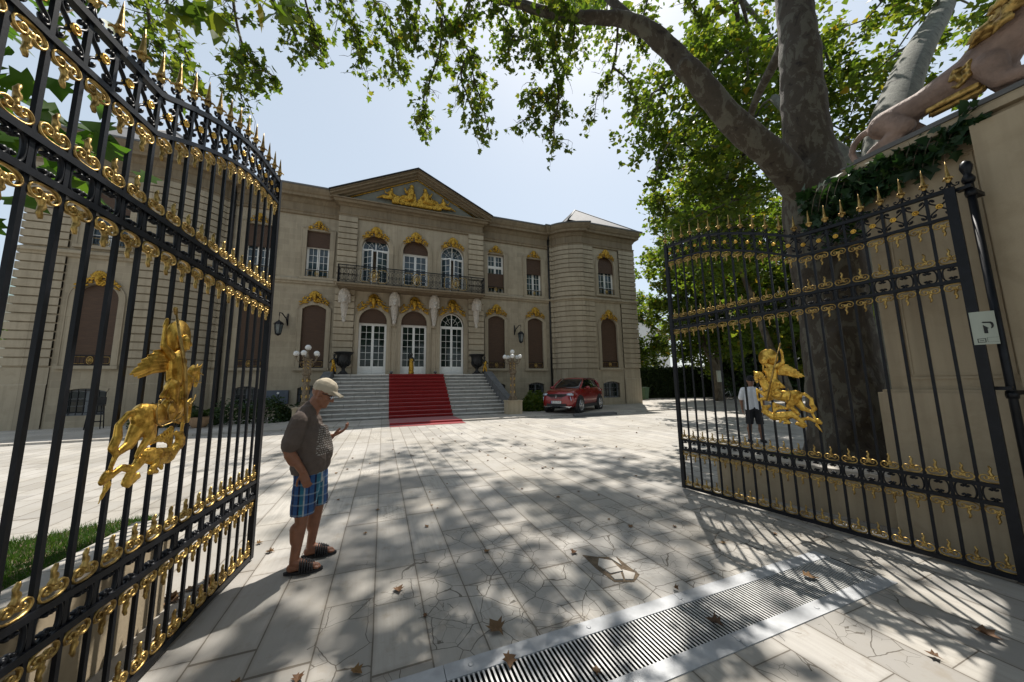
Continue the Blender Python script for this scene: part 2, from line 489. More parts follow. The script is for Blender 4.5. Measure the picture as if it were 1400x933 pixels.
SUN_EL, SUN_AZ = 60.5, 40.0           # azimuth from +Y towards +X
sd = Vector((math.sin(rad(SUN_AZ))*math.cos(rad(SUN_EL)), math.cos(rad(SUN_AZ))*math.cos(rad(SUN_EL)), math.sin(rad(SUN_EL))))
sun = bpy.data.lights.new('sun', 'SUN'); sun.energy = 5.0; sun.angle = rad(.47); sun.color = (1.0, .945, .87)
suno = bpy.data.objects.new('sun', sun); COL.objects.link(suno)
suno.rotation_euler = sd.to_track_quat('Z', 'Y').to_euler(); suno.location = (0, 0, 60)

world = bpy.data.worlds.new('World'); scene.world = world; world.use_nodes = True
wt = world.node_tree; wt.nodes.clear()
wo = wt.nodes.new('ShaderNodeOutputWorld'); bg = wt.nodes.new('ShaderNodeBackground'); sky = wt.nodes.new('ShaderNodeTexSky')
sky.sky_type = 'NISHITA'; sky.sun_disc = False
sky.sun_elevation = rad(SUN_EL); sky.sun_rotation = rad(SUN_AZ)
sky.altitude = 100; sky.air_density = 1.2; sky.dust_density = 1.5; sky.ozone_density = .6
bg.inputs['Strength'].default_value = .110
# even summer haze veils the clear sky
hz = wt.nodes.new('ShaderNodeMix'); hz.data_type = 'RGBA'; hz.inputs[0].default_value = .66
hz.inputs[7].default_value = (4.75, 5.35, 5.85, 1)
wt.links.new(sky.outputs[0], hz.inputs[6]); wt.links.new(hz.outputs[2], bg.inputs[0]); wt.links.new(bg.outputs[0], wo.inputs[0])
scene.view_settings.view_transform = 'Standard'
scene.view_settings.look = 'None'
scene.view_settings.exposure = 0.46
scene.view_settings.gamma = 1.0
scene.view_settings.use_curve_mapping = False
try:
    scene.cycles.max_bounces = 8; scene.cycles.transparent_max_bounces = 8
    scene.cycles.sample_clamp_indirect = 6.0
    scene.cycles.use_denoising = True
except Exception: pass
# ------------------------------------------------------------------ ground
GX0, GX1, GY0, GY1 = -1.4, 3.96, 1.675, 2.225      # drain channel hole
m = MB()
xs = [-400, -60, GX0, GX1, 60, 400]; ys = [-60, -12, GY0, GY1, 40, 500]
for i in range(5):
    for j in range(5):
        if i == 2 and j == 2: continue
        m.quad((xs[i],ys[j],0), (xs[i+1],ys[j],0), (xs[i+1],ys[j+1],0), (xs[i],ys[j+1],0))
g = m.build('ground', MAT['paving']); tag(g, 'pale stone slab forecourt with dappled tree shade', 'paving', kind='structure')
m = MB(); m.box(-26, 20.6, 15.65, 22.2, -.05, .07)
g = m.build('pavement', MAT['pavement']); tag(g, 'raised pale pavement strip along the mansion front', 'pavement', kind='structure')

# drain grate
t = empty('drain_grate', ((GX0+GX1)/2, (GY0+GY1)/2, 0), 0, 'long steel drain grate with shiny plates set across the paving', 'drain grate')
def rel(mb, o):
    l = o.location
    mb.v = [(a-l[0], b-l[1], c-l[2]) for a, b, c in mb.v]
    return mb
for (a, b) in ((GY1-.105, GY1+.012), (GY0-.012, GY0+.105)):
    m = MB()
    nseg = 3; L = (GX1-GX0)/nseg
    for k in range(nseg): m.box(GX0+k*L+.002, GX0+(k+1)*L-.002, a, b, -.004, .006)
    for k in range(7):
        xx = GX0+.3+k*.82; m.lathe([(.016, .006), (.016, .0085), (.011, .0088)], 10, (xx, (a+b)/2, 0))
    rel(m, t).build('frame_plate', MAT['alu'], t)
m = MB(); x = GX0+.02
while x < GX1-.02:
    m.box(x+.0015, x+.0105, GY0+.105, GY1-.105, -.03, -.0015); m.mi = 1; m.box(x, x+.012, GY0+.105, GY1-.105, -.0013, .002); m.mi = 0; x += .0290  # bar sides coloured near black to paint shade into the gaps
for yy in (GY0+.107, (GY0+GY1)/2, GY1-.115): m.box(GX0, GX1, yy, yy+.008, -.03, -.004)
m.box(GX1-.012, GX1, GY0+.115, GY1-.115, -.03, .003)
rel(m, t).build('grating', [MAT['pit'], MAT['steel_bar']], t)
m = MB(); m.quad((GX0,GY0,-.25),(GX1,GY0,-.25),(GX1,GY1,-.25),(GX0,GY1,-.25))
m.quad((GX0,GY0,-.25),(GX1,GY0,-.25),(GX1,GY0,-.002),(GX0,GY0,-.002)); m.quad((GX0,GY1,-.25),(GX1,GY1,-.25),(GX1,GY1,-.002),(GX0,GY1,-.002))
m.quad((GX0,GY0,-.25),(GX0,GY1,-.25),(GX0,GY1,-.002),(GX0,GY0,-.002)); m.quad((GX1,GY0,-.25),(GX1,GY1,-.25),(GX1,GY1,-.002),(GX1,GY0,-.002))
rel(m, t).build('channel', MAT['pit'], t)

# broken slab: a soil filled hole with loose fragments
def poly_thing(name, pts, z0, z1, mat, parent=None):
    mm = MB(); mm.prism(pts, lambda u, v, w: (u, v, w), z0, z1)
    return mm.build(name, mat, parent)
hole = [(1.86,3.04),(1.97,2.95),(2.14,2.88),(2.13,2.68),(2.13,2.56),(2.01,2.49),(1.86,2.55),(1.84,2.79)]
t = poly_thing('soil_patch', hole, -.002, .003, MAT['soil']); tag(t, 'bare mossy soil showing where a paving slab broke away', 'soil patch')
frags = [([(1.96,2.91),(2.045,2.83),(2.02,2.65),(1.90,2.66),(1.885,2.82)], 'largest loose white fragment lying in the broken paving hole'),
         ([(1.885,2.63),(1.99,2.635),(1.945,2.545),(1.88,2.57)], 'small loose white fragment at the front edge of the broken hole'),
         ([(2.035,2.67),(2.10,2.58),(2.02,2.51),(1.96,2.54)], 'squarish loose white fragment at the far right of the broken hole'),
         ([(2.06,2.89),(2.12,2.865),(2.075,2.73)], 'narrow loose white chip at the back of the broken hole')]
for pts, lab in frags:
    t = poly_thing('paving_fragment', pts, .002, .012, MAT['pavement']); tag(t, lab, 'paving fragment', 'loose fragments in the broken paving')

# loose cover slab and metal plate lying by the kerb, right of the car
t = poly_thing('cover_slab', [(8.9,14.75),(11.6,14.95),(11.8,15.5),(9.2,15.4)], 0, .11, MAT['dark_stone']); tag(t, 'dark flat cover slab lying on the court beside the kerb', 'cover slab')

# ------------------------------------------------------------------ low garden walls and beds
def garden_wall(name, a, b, th, h, side, label):
    A = Vector(a); B = Vector(b); d = (B-A); L = d.length; ang = math.atan2(d.y, d.x)
    t = empty(name, (a[0], a[1], 0), ang, label, 'garden wall')
    MB().box(0, L, 0, side*th, 0, h-.06).build('wall_body', MAT['render_wall'], t)
    m = MB()
    n = max(2, int(L/.9))
    for k in range(n): m.box(k*L/n+.002, (k+1)*L/n-.002, -side*.02, side*(th+.02), h-.058, h)
    m.build('coping', MAT['pavement'], t)
    return t
garden_wall('garden_wall', (4.97,4.02,0), (5.38,2.16,0), .30, .55, 1, 'low stone bed wall behind the right gate leaf under the plane tree')
garden_wall('garden_wall', (-1.50,3.55,0), (-1.64,.5,0), .20, .66, -1, 'low stone kerb wall behind the left gate leaf holding up the lawn')
m = MB(); m.prism([(5.26,4.0),(5.66,2.2),(8.4,2.2),(8.4,3.9)], lambda u, v, w: (u, v, w), 0, .40)
tag(m.build('soil_bed', MAT['soil']), 'raised soil bed around the plane tree trunk', 'soil', kind='structure')
m = MB(); m.prism([(-1.70,3.55),(-1.80,3.84),(-2.05,3.82),(-2.46,3.6),(-4.2,2.5),(-4.2,.5),(-1.84,.5)], lambda u, v, w: (u, v, w), 0, .60)
tag(m.build('lawn_soil', MAT['soil']), 'earth bank under the lawn left of the gate', 'soil', kind='structure')

def blades(name, n, sampler, h, w, mat, seed):
    rg = np.random.default_rng(seed)
    P = sampler(rg, n)
    a = rg.uniform(0, 2*np.pi, n); hh = h*rg.uniform(.5, 1.15, n); ln = rg.normal(0, .45, (n, 2))*hh[:, None]
    dx = np.stack([np.cos(a), np.sin(a)], 1)*(w*.5)
    V = np.zeros((n, 3, 3), np.float32)
    V[:, 0, :2] = P[:, :2]-dx; V[:, 1, :2] = P[:, :2]+dx; V[:, 2, :2] = P[:, :2]+ln
    V[:, :2, 2] = P[:, None, 2]; V[:, 2, 2] = P[:, 2]+hh
    return raw_mesh(name, V.reshape(-1, 3), np.arange(n*3).reshape(n, 3), mat)

def raw_mesh(name, V, F, mat, parent=None, smooth=False):
    me = bpy.data.meshes.new(name)
    nv = len(V); nf, k = F.shape
    me.vertices.add(nv); me.vertices.foreach_set('co', np.ascontiguousarray(V, np.float32).ravel())
    me.loops.add(nf*k); me.loops.foreach_set('vertex_index', np.ascontiguousarray(F, np.int32).ravel())
    me.polygons.add(nf); me.polygons.foreach_set('loop_start', np.arange(0, nf*k, k, dtype=np.int32)); me.polygons.foreach_set('loop_total', np.full(nf, k, np.int32))
    me.materials.append(mat)
    me.update(calc_edges=True)
    return link(name, me, parent)

def lawn_sampler(rg, n):
    x = rg.uniform(-4.1, -1.72, n*2); y = rg.uniform(.6, 3.84, n*2)
    ok = (y < np.where(x > -2.46, 3.6+(x+2.46)*.55, 3.6+(x+2.46)*.63)) & (x < -1.71-.046*(3.55-y))
    x, y = x[ok][:n], y[ok][:n]
    return np.stack([x, y, np.full(len(x), .595)], 1) if len(x) == n else np.stack([np.resize(x, n), np.resize(y, n), np.full(n, .595)], 1)
o = blades('grass', 60000, lawn_sampler, .052, .006, MAT['grass'], 3); tag(o, 'short green lawn behind the left gate leaf', 'grass', kind='stuff')
def bed_sampler(rg, n):
    x = rg.uniform(5.5, 8.3, n); y = rg.uniform(2.3, 3.85, n)
    return np.stack([x, y, np.full(n, .39)], 1)
o = blades('undergrowth', 3500, bed_sampler, .10, .012, MAT['grass'], 4); tag(o, 'sparse grass tufts around the foot of the plane tree', 'grass', kind='stuff')

# ------------------------------------------------------------------ gate ornaments (shared meshes; local x along the gate, y thickness, z up)
def spiral(cx, cz, r0, r1, a0, a1, n):
    return [(cx+(r0+(r1-r0)*i/(n-1))*math.cos(a0+(a1-a0)*i/(n-1)), cz+(r0+(r1-r0)*i/(n-1))*math.sin(a0+(a1-a0)*i/(n-1))) for i in range(n)]

def smooth2(pts, per=3):
    P = [pts[0]]+list(pts)+[pts[-1]]; out = []
    for i in range(1, len(P)-2):
        for k in range(per):
            t = k/per; a, b, c, d = P[i-1], P[i], P[i+1], P[i+2]
            out.append(tuple(.5*((2*b[j])+(c[j]-a[j])*t+(2*a[j]-5*b[j]+4*c[j]-d[j])*t*t+(3*b[j]-a[j]-3*c[j]+d[j])*t**3) for j in (0, 1)))
    out.append(pts[-1]); return out
def scroll_path():
    """kidney shaped double volute: one band over the top, both ends curling inwards"""
    h = [(0,-.003),(.030,-.005),(.052,-.016),(.062,-.036),(.054,-.057),(.035,-.066),(.017,-.060),(.010,-.045),(.017,-.031),(.031,-.030),(.037,-.041),(.029,-.049)]
    return smooth2([(-x, z) for x, z in h[::-1]] + h[1:], 2)
def flat_tube(mb, path, y, rw, n=6, sq=(1.0, .62)):
    mb.tube([(x, y, z) for x, z in path], rw, n=n, sq=sq, up=(0, 1, 0))

def gold_scroll(up=False):
    m = MB()
    flat_tube(m, scroll_path(), 0, .0078, 6, (1.45, .72))
    m.box(-.016, .016, -.011, .011, -.058, -.034)
    m.ball((0, .006, -.046), (.012, .012, .013), 8, 6)
    n = 9; L = .088
    pts = [(.0045*math.sin(i*1.35+.4), 0, -.056-L*i/(n-1)) for i in range(n)]
    m.tube(pts, [(.0135-.0060*(i/(n-1))**1.6)*(1+.16*math.sin(i*2.2)) for i in range(n)], n=6, sq=(1.05, .85), up=(0, 1, 0))
    if up: m.v = [(x, y, -z) for x, y, z in m.v]
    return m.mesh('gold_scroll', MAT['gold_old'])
def ring_scroll():
    m = MB(); hw, hh = .058, .062
    for s in (-1, 1):
        top = spiral(s*.024, hh-.026, .006, .022, 0 if s > 0 else PI, (-1.5*PI if s > 0 else 2.5*PI), 10)
        half = [(s*.012, hh-.006), (s*.04, hh-.004), (s*hw, hh*.62), (s*(hw+.002), 0)]
        up_ = smooth2([(s*.018, .036), (s*.010, .030), (s*.004, .038), (s*.006, .050), (s*.018, .060), (s*.036, .060), (s*.050, .046), (s*.056, .022), (s*.057, 0)], 2)
        path = up_ + [(x, -z) for x, z in up_[::-1][1:]]
        flat_tube(m, path, 0, .0078, 6, (1.5, .8))
    for s in (-1, 1):
        for q in (-1, 1):
            m.cap((s*.018, -.008, q*.038), (s*.018, .008, q*.038), .009, .009, 8)
    return m.mesh('ring_scroll', MAT['iron'])
def band_scroll():
    m = MB()
    for s in (-1, 1):
        path = [(s*.040, .070), (s*.030, .062), (s*.034, .080), (s*.050, .088), (s*.060, .072), (s*.052, .050), (s*.028, .030), (s*.012, .012), (s*.008, 0)]
        path = path + [(x, -z) for x, z in path[::-1][1:]]
        flat_tube(m, smooth2(path, 2), 0, .0078, 6, (1.4, .85))
        for q in (-1, 1):
            m.cap((s*.042, -.007, q*.074), (s*.042, .007, q*.074), .0085, .0085, 8)
    return m.mesh('band_scroll', MAT['iron'])
def rosette():
    m = MB()
    m.tube([(.019*math.cos(a*PI/6), .012, .019*math.sin(a*PI/6)) for a in range(12)], .006, 6, closed=True)
    m.ball((0, .012, 0), (.012, .008, .012), 8, 6)
    m.ball((0, -.012, 0), (.018, .008, .018), 8, 6)
    return m.mesh('rosette', MAT['gold'])
def spike():
    m = MB()
    m.lathe([(.004,.045),(.014,.060),(.021,.078),(.018,.088),(.012,.094),(.022,.100),(.017,.115),(.012,.15),(.006,.225),(.0012,.262)], 8)
    for k in range(4):
        a = k*PI/2+.5
        m.tube([(.010*math.cos(a), .010*math.sin(a), .090), (.026*math.cos(a), .026*math.sin(a), .100), (.036*math.cos(a), .036*math.sin(a), .092), (.038*math.cos(a), .038*math.sin(a), .084)], [.009,.008,.006,.002], 6)
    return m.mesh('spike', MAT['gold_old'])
def spike_base():
    m = MB()
    m.tube([(0,0,.0),(0,0,.06)], .010, 8)
    for s in (-1, 1):
        flat_tube(m, [(s*.010, .058), (s*.016, .03), (s*.034, .010), (s*.052, .016), (s*.054, .034), (s*.042, .038), (s*.039, .028)], 0, .0065, 6, (1.2, .9))
    return m.mesh('spike_base', MAT['iron'])
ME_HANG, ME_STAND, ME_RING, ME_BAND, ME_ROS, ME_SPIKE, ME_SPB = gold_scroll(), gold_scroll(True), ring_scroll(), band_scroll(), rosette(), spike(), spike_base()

# --- gilded relief of a mounted saint with a lance above a dragon (x: horse faces -x, z up, y: proud of the gate)
def relief_meshes():
    S = .00142
    def P(px, py, y=0.0): return (-(px-20)*S, y, 2.13-py*.00119)
    def cp(m, a, b, ra, rb, y=0.03, y2=None, k=1.0, fl=(1, 1)):
        m.cap(P(a[0], a[1], y*1.1), P(b[0], b[1], (y2 if y2 is not None else y)*1.1), ra*.00120*k, rb*.00120*k, 10)
    def fl(mb): mb.v = [(x, y*.55, z) for x, y, z in mb.v]
    h = MB()
    cp(h, (190,565), (285,560), 62, 54); cp(h, (285,560), (375,540), 56, 50); cp(h, (180,560), (215,600), 60, 52)
    cp(h, (372,520), (400,430), 50, 36, .04, .06); cp(h, (400,430), (412,340), 38, 28, .06, .085); cp(h, (412,335), (445,330), 27, 27, .09); cp(h, (440,330), (452,375), 26, 20, .095); cp(h, (452,375), (444,418), 18, 13, .095)
    for y in (.075, .115):
        cp(h, (452,312), (466,290), 8, 3, y)
    cp(h, (395,560), (462,500), 26, 14, .045); cp(h, (462,500), (464,590), 13, 10, .045); cp(h, (464,590), (455,612), 10, 14, .045)
    cp(h, (385,590), (444,600), 28, 15, .02); cp(h, (444,600), (438,680), 14, 10, .02); cp(h, (438,680), (428,700), 11, 14, .02)
    cp(h, (200,600), (225,660), 50, 32, .045); cp(h, (225,660), (180,715), 28, 17, .045); cp(h, (180,715), (168,740), 16, 14, .045)
    cp(h, (175,610), (140,680), 46, 28, .02); cp(h, (140,680), (85,712), 25, 15, .02); cp(h, (85,712), (66,775), 14, 10, .02); cp(h, (66,775), (62,790), 12, 15, .02)
    cp(h, (165,535), (110,545), 18, 15); cp(h, (110,545), (72,590), 16, 15); cp(h, (72,590), (75,640), 17, 22); cp(h, (75,640), (60,680), 22, 22); cp(h, (62,680), (80,715), 20, 14)
    for i in range(7):
        cp(h, (418-i*8, 318+i*24), (392-i*9, 336+i*26), 17, 10, .09-i*.006)
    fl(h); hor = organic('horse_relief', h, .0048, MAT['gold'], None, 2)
    r = MB()
    cp(r, (335,385), (325,290), 52, 50, .04); cp(r, (325,270), (360,235), 34, 22, .045)
    cp(r, (366,180), (370,200), 34, 29, .060); cp(r, (384,186), (387,196), 8, 8, .085); cp(r, (380,212), (382,216), 11, 9, .075)
    for i in range(9):
        a = i*PI/8+.3; cp(r, (360-24*math.cos(a), 172-24*math.sin(a)), (359-30*math.cos(a), 186-20*math.sin(a)), 8, 6, .068)
    cp(r, (292,265), (236,222), 26, 19, .05); cp(r, (236,222), (234,130), 18, 12, .05); cp(r, (234,120), (240,88), 15, 12, .05)
    cp(r, (370,290), (362,350), 24, 17, .055); cp(r, (362,350), (335,375), 16, 13, .06)
    cp(r, (310,430), (335,490), 46, 28, .06); cp(r, (335,490), (348,590), 25, 15, .065); cp(r, (348,595), (375,615), 15, 9, .065)
    for i in range(6):
        cp(r, (338-i*9, 392), (340-i*19, 486-i*3), 8, 13, .058+.012*(i % 2))
    cp(r, (300,520), (330,545), 40, 34, .055)
    for i in range(5): cp(r, (305+i*14, 285+i*3), (320+i*9, 370), 9, 7, .075)
    fl(r); rid = organic('rider_relief', r, .0042, MAT['gold'], None, 1)
    w = MB()
    base = [(292,268),(285,285),(278,300),(276,318),(275,335)]
    tips = [(205,252),(150,300),(118,345),(102,368),(142,382)]
    for i in range(5):
        for k in (0, .5):
            a = base[i]; b = (tips[i][0]+k*(tips[min(i+1,4)][0]-tips[i][0]), tips[i][1]+k*(tips[min(i+1,4)][1]-tips[i][1]))
            mid = ((a[0]+b[0])/2, (a[1]+b[1])/2-12)
            cp(w, a, mid, 15, 15, .028); cp(w, mid, b, 15, 6, .028, .02)
    cp(w, (395,240), (402,320), 10, 6, .02)
    fl(w); win = organic('wing_relief', w, .0042, MAT['gold'], None, 0)
    hl = MB()
    c = P(348,160,.012)
    Mx = Matrix.Translation(c) @ Matrix.Rotation(rad(90), 4, 'X')
    hl.lathe([(.001,-.006),(.052,-.005),(.056,.000),(.062,-.004),(.088,-.001),(.092,.010),(.102,.014),(.110,.006),(.111,-.008),(.001,-.012)], 36, (0,0,0), True, Mx)
    halo = hl.mesh('halo', MAT['gold'])
    ln = MB(); ln.tube([P(229,38,.075), P(300,330,.10), P(378,615,.075)], [.006,.010,.009], 8); ln.cap(P(226,30,.075), P(232,55,.075), .012, .009)
    lance = ln.mesh('lance', MAT['gold_old'])
    d = MB()
    cp(d, (165,795), (215,745), 22, 34, .035); cp(d, (215,745), (290,770), 36, 44, .035); cp(d, (290,770), (360,780), 44, 38, .035); cp(d, (360,780), (415,735), 36, 28, .035); cp(d, (415,735), (405,690), 28, 24, .045)
    cp(d, (405,690), (372,670), 26, 14, .055); cp(d, (425,700), (440,740), 14, 6, .055); cp(d, (415,680), (430,660), 9, 3, .05)
    cp(d, (150,850), (190,835), 24, 18, .03); cp(d, (165,795), (140,845), 24, 22, .03); cp(d, (150,790), (110,775), 17, 15, .03); cp(d, (110,775), (60,800), 15, 15, .03); cp(d, (50,790), (35,810), 22, 18, .03); cp(d, (60,830), (30,895), 14, 4, .03)
    cp(d, (270,800), (240,830), 24, 14, .055); cp(d, (240,830), (275,838), 13, 11, .06); cp(d, (300,810), (310,832), 16, 10, .05)
    for i in range(7):
        cp(d, (345-i*3, 745-i*7), (338-i*17, 632+i*9), 7, 4.5, .055); 
    for i in range(6): cp(d, (338-i*17, 632+i*9), (321-i*17, 650+i*9), 5, 5, .045); cp(d, (330-i*9, 690), (322-i*17, 655+i*9), 8, 5, .036)
    for i in range(10): cp(d, (175+i*16, 760-i*3+(i>4)*(i-4)*4), (170+i*16, 744-i*3+(i>4)*(i-4)*4), 8, 3, .055)
    cp(d, (340,640), (345,760), 14, 10, .055)
    fl(d); dra = organic('dragon_relief', d, .0040, MAT['gold'], None, 0, disp=(.007, .016))
    straps = []
    for pts, rr in (([(212,492),(200,540),(212,600),(240,618)], .0045), ([(240,618),(300,606),(360,590)], .004), ([(352,488),(385,520),(408,500),(418,468)], .005), ([(404,395),(430,398),(452,402)], .0035), ([(360,350),(400,380),(440,404)], .003), ([(282,500),(262,540),(280,590),(318,598),(345,560)], .005), ([(440,350),(462,358)], .0035)):
        hn = MB(); hn.tube([P(a, b, .062+.02*(a > 360)) for a, b in pts], rr, 6); hn.ball(P(pts[0][0], pts[0][1], .064+.02*(pts[0][0] > 360)), rr*1.7, 8, 6); straps.append(('harness_strap', hn.mesh('harness_strap', MAT['gold_old']), None))
    return [('horse_relief', hor.data, hor), ('rider_relief', rid.data, rid), ('wing_relief', win.data, win), ('halo', halo, None), ('lance', lance, None), ('dragon_relief', dra.data, dra)]+straps
REL = relief_meshes()
for _, _, o in REL:
    if o: bpy.data.objects.remove(o)
REL = [(n, me) for n, me, _ in REL]

def ztop(u):
    if u < .5: return 3.93-.03*(u/.5)
    if u < 1.78:
        q = (u-.5)/1.28
        return 3.90-.50*(q**1.45)
    return 3.395-.03*min(1, (u-1.78)/.6)
WG, NP = 3.0, 20
def rail_curve(zf, th, hh, u0=0.0, u1=WG, n=40):
    m = MB()
    us = [u0+(u1-u0)*i/n for i in range(n+1)]
    vs = []; fs = []
    for u in us:
        z = zf(u)
        vs += [(u,-th,z-hh),(u,th,z-hh),(u,th,z+hh),(u,-th,z+hh)]
    for i in range(n):
        a = i*4; b = a+4
        for j in range(4): fs.append((a+j, a+(j+1)%4, b+(j+1)%4, b+j))
    fs.append((0,1,2,3)); fs.append((n*4+3,n*4+2,n*4+1,n*4))
    m.add(vs, fs); return m

def gate(origin, udir, sgn, label):
    ang = math.atan2(udir[1], udir[0])
    g = empty('iron_gate', (origin[0], origin[1], 0), ang, label, 'gate', 'two open leaves of the iron entrance gate')
    iron = MAT['iron']
    def put(name, me, u, z, y=0.0, flip=False):
        o = link(name, me, g, (u, y, z))
        if sgn < 0: o.scale = (1, -1, 1)
        return o
    for zf, hh in ((ztop, .017), (lambda u: ztop(u)-.255, .015), (lambda u: 2.665, .016), (lambda u: 2.515, .016), (lambda u: .745, .016), (lambda u: .60, .016), (lambda u: .045, .02)):
        rail_curve(zf, .020, hh).build('rail', iron, g)
    for (a, b) in ((0, .05), (WG-.06, WG)):
        MB().box(a-.002, b+.002, -.0235, .0235, .02, ztop(a)+.02).build('stile', iron, g)
    pitch = (WG-.05)/NP
    bar_mesh = {}
    for i in range(1, NP):
        u = .025+i*pitch
        MB().box(u-.0105, u+.0105, -.009, .009, .045, ztop(u)-.005).build('bar', iron, g)
    for i in range(NP):
        u = .025+(i+.5)*pitch
        zt = ztop(u)
        put('band_scroll', ME_BAND, u, zt-.128)
        put('rosette', ME_ROS, u, zt-.128, .006*sgn)
        for z in (zt-.272, 2.497, .582): put('hanging_scroll', ME_HANG, u, z, .004*sgn)
        for z in (2.683, .763, .067): put('standing_scroll', ME_STAND, u, z, .004*sgn)
        for z in (2.59, .6725): put('ring_scroll', ME_RING, u, z)
    for i in range(NP+1):
        u = .025+i*pitch
        put('spike_base', ME_SPB, u, ztop(u)+.016)
        put('spike', ME_SPIKE, u, ztop(u)+.016)
    for nme, me in REL:
        o = link(nme, me, g, (1.90 if sgn > 0 else 1.84, .016*sgn, .045 if sgn > 0 else 0.0))
        o.scale = (1, 1, 1) if sgn > 0 else (1, -1, 1)
    return g
gate((-1.15, 4.20), (-.081, -.9967), 1, 'open black and gold gate leaf on the left, beside the man in the beige cap')
gate((4.44, 4.21), (.130, -.9915), -1, 'open black and gold gate leaf hinged at the stone pier under the lion')

# ------------------------------------------------------------------ gate pier with its post, sign, lion
PX = 5.32
t = empty('gate_pier', (6.2, 1.0, 0), 0, 'tall beige rendered gate pier with recessed panels below the lion statue', 'gate pier')
m = MB(); m.box(PX, 7.2, -1.2, 2.04, 1.53, 4.02); rel(m, t).build('shaft', MAT['render_wall'], t)
m = MB(); m.box(PX-.10, 7.3, -1.3, 2.12, 0, 1.50); m.box(PX-.07, 7.27, -1.27, 2.09, 1.50, 1.53); rel(m, t).build('plinth', MAT['render_wall'], t)
m = MB(); m.box(PX-.06, 7.26, -1.26, 2.10, 4.02, 4.10); m.box(PX-.13, 7.33, -1.33, 2.17, 4.103, 4.17); m.box(PX-.09, 7.29, -1.29, 2.13, 4.173, 4.21); rel(m, t).build('capstone', MAT['render_wall'], t)
m = MB(); m.box(PX-.20, PX+.02, -1.22, 1.16, 1.53, 4.01); m.box(PX-.30, PX-.102, -1.28, 1.13, 0, 1.50); rel(m, t).build('pilaster', MAT['render_wall'], t)
m = MB()
def frame_x(m, x, y0, y1, z0, z1, w, d):
    m.box(x-d, x+.02, y0, y1, z0, z0+w); m.box(x-d, x+.02, y0, y1, z1-w, z1)
    m.box(x-d, x+.02, y0, y0+w, z0+w, z1-w); m.box(x-d, x+.02, y1-w, y1, z0+w, z1-w)
frame_x(m, PX, 1.18, 1.90, 1.64, 3.88, .022, .016); frame_x(m, PX, 1.215, 1.865, 1.675, 3.845, .012, .009)
rel(m, t).build('panel_moulding', MAT['render_wall'], t)
m = MB(); m.box(PX-.105, 7.31, -1.31, 2.15, 4.213, 4.235); rel(m, t).build('metal_flashing', MAT['zinc'], t)

t = empty('gate_post', (4.905, 1.17, 0), 0, 'round black iron hinge post fixed beside the stone pier', 'gate post')
m = MB(); m.tube([(0,0,0),(0,0,3.42)], .026, 14); m.build('post', MAT['iron'], t)
m = MB(); m.lathe([(.035,3.40),(.042,3.43),(.032,3.46),(.022,3.48),(.035,3.52),(.041,3.55),(.032,3.59),(.012,3.61),(.003,3.615)], 14); m.build('knob', MAT['iron'], t)
for z in (.2, 1.5, 3.3):
    m = MB(); m.box(-.02, .20, -.025, .025, z, z+.035); m.box(-.055, .02, -.02, .07, z+.04, z+.07); m.lathe([(.034,z-.03),(.038,z),(.034,z+.03)], 12); m.build('hinge_bracket', MAT['iron'], t)

def sign_mat():
    return simple('printed_paper', (.40,.43,.36), .7, 0, .05, 10, .1)
MAT['paper'] = sign_mat()
# white sheet wrapped on the hinge stile and post (local x to the viewer's right, z up)
# spans the gate stile (4.83,1.25) and the round post (4.905,1.17); faces the drive
sx0 = Vector((4.795, 1.285, 0)); sx1 = Vector((4.858, 1.168, 0))
d = (sx1-sx0); L = d.length; ang = math.atan2(d.y, d.x)
t = empty('paper_sign', tuple(sx0+Vector((0, 0, 2.07))), ang, 'pale paper notice with a bold black P shaped mark tied over the gate hinge post', 'sign')
m = MB()
nn = 9; Wd = L; Hh = .285
vs = []; fs = []
def bow(q): return -.012-.012*math.sin(q*PI)
for i in range(nn):
    q = i/(nn-1)
    for z in (-Hh/2, Hh/2):
        vs.append((q*Wd, bow(q), z))
for i in range(nn-1): fs.append((2*i, 2*i+2, 2*i+3, 2*i+1))
nb = len(vs); vs += [(x, y+.003, z) for x, y, z in vs]; fs += [tuple(nb+k for k in f[::-1]) for f in fs]
m.add(vs, fs, True); m.build('sheet', MAT['paper'], t)
MAT['ink'] = simple('black_ink', (.008,.008,.008), .6, 0, 0, 5, 0)
m = MB()
def flat(poly):
    m.prism(poly, lambda u, v, w: (u*Wd, bow(u)-w, v*Hh), .0012, .0022)
flat([(.40,.155),(.46,.185),(.78,.175),(.86,.14),(.88,.06),(.84,0),(.76,-.035),(.74,-.01),(.78,.04),(.77,.10),(.72,.135),(.50,.140)])
flat([(.44,.09),(.66,-.02),(.60,-.03),(.60,-.17),(.45,-.17)])
for (a, b, c_, d_) in ((.14,.17,-.44,-.32),(.43,.46,-.44,-.32),(.17,.43,-.44,-.425),(.17,.43,-.335,-.32),(.22,.38,-.39,-.375)):
    flat([(a,c_),(b,c_),(b,d_),(a,d_)])
for (a, b, c_, d_) in ((.52,.97,-.435,-.43),(.52,.97,-.30,-.295),(.515,.525,-.435,-.295)):
    flat([(a,c_),(b,c_),(b,d_),(a,d_)])
m.build('printed_mark', MAT['ink'], t)
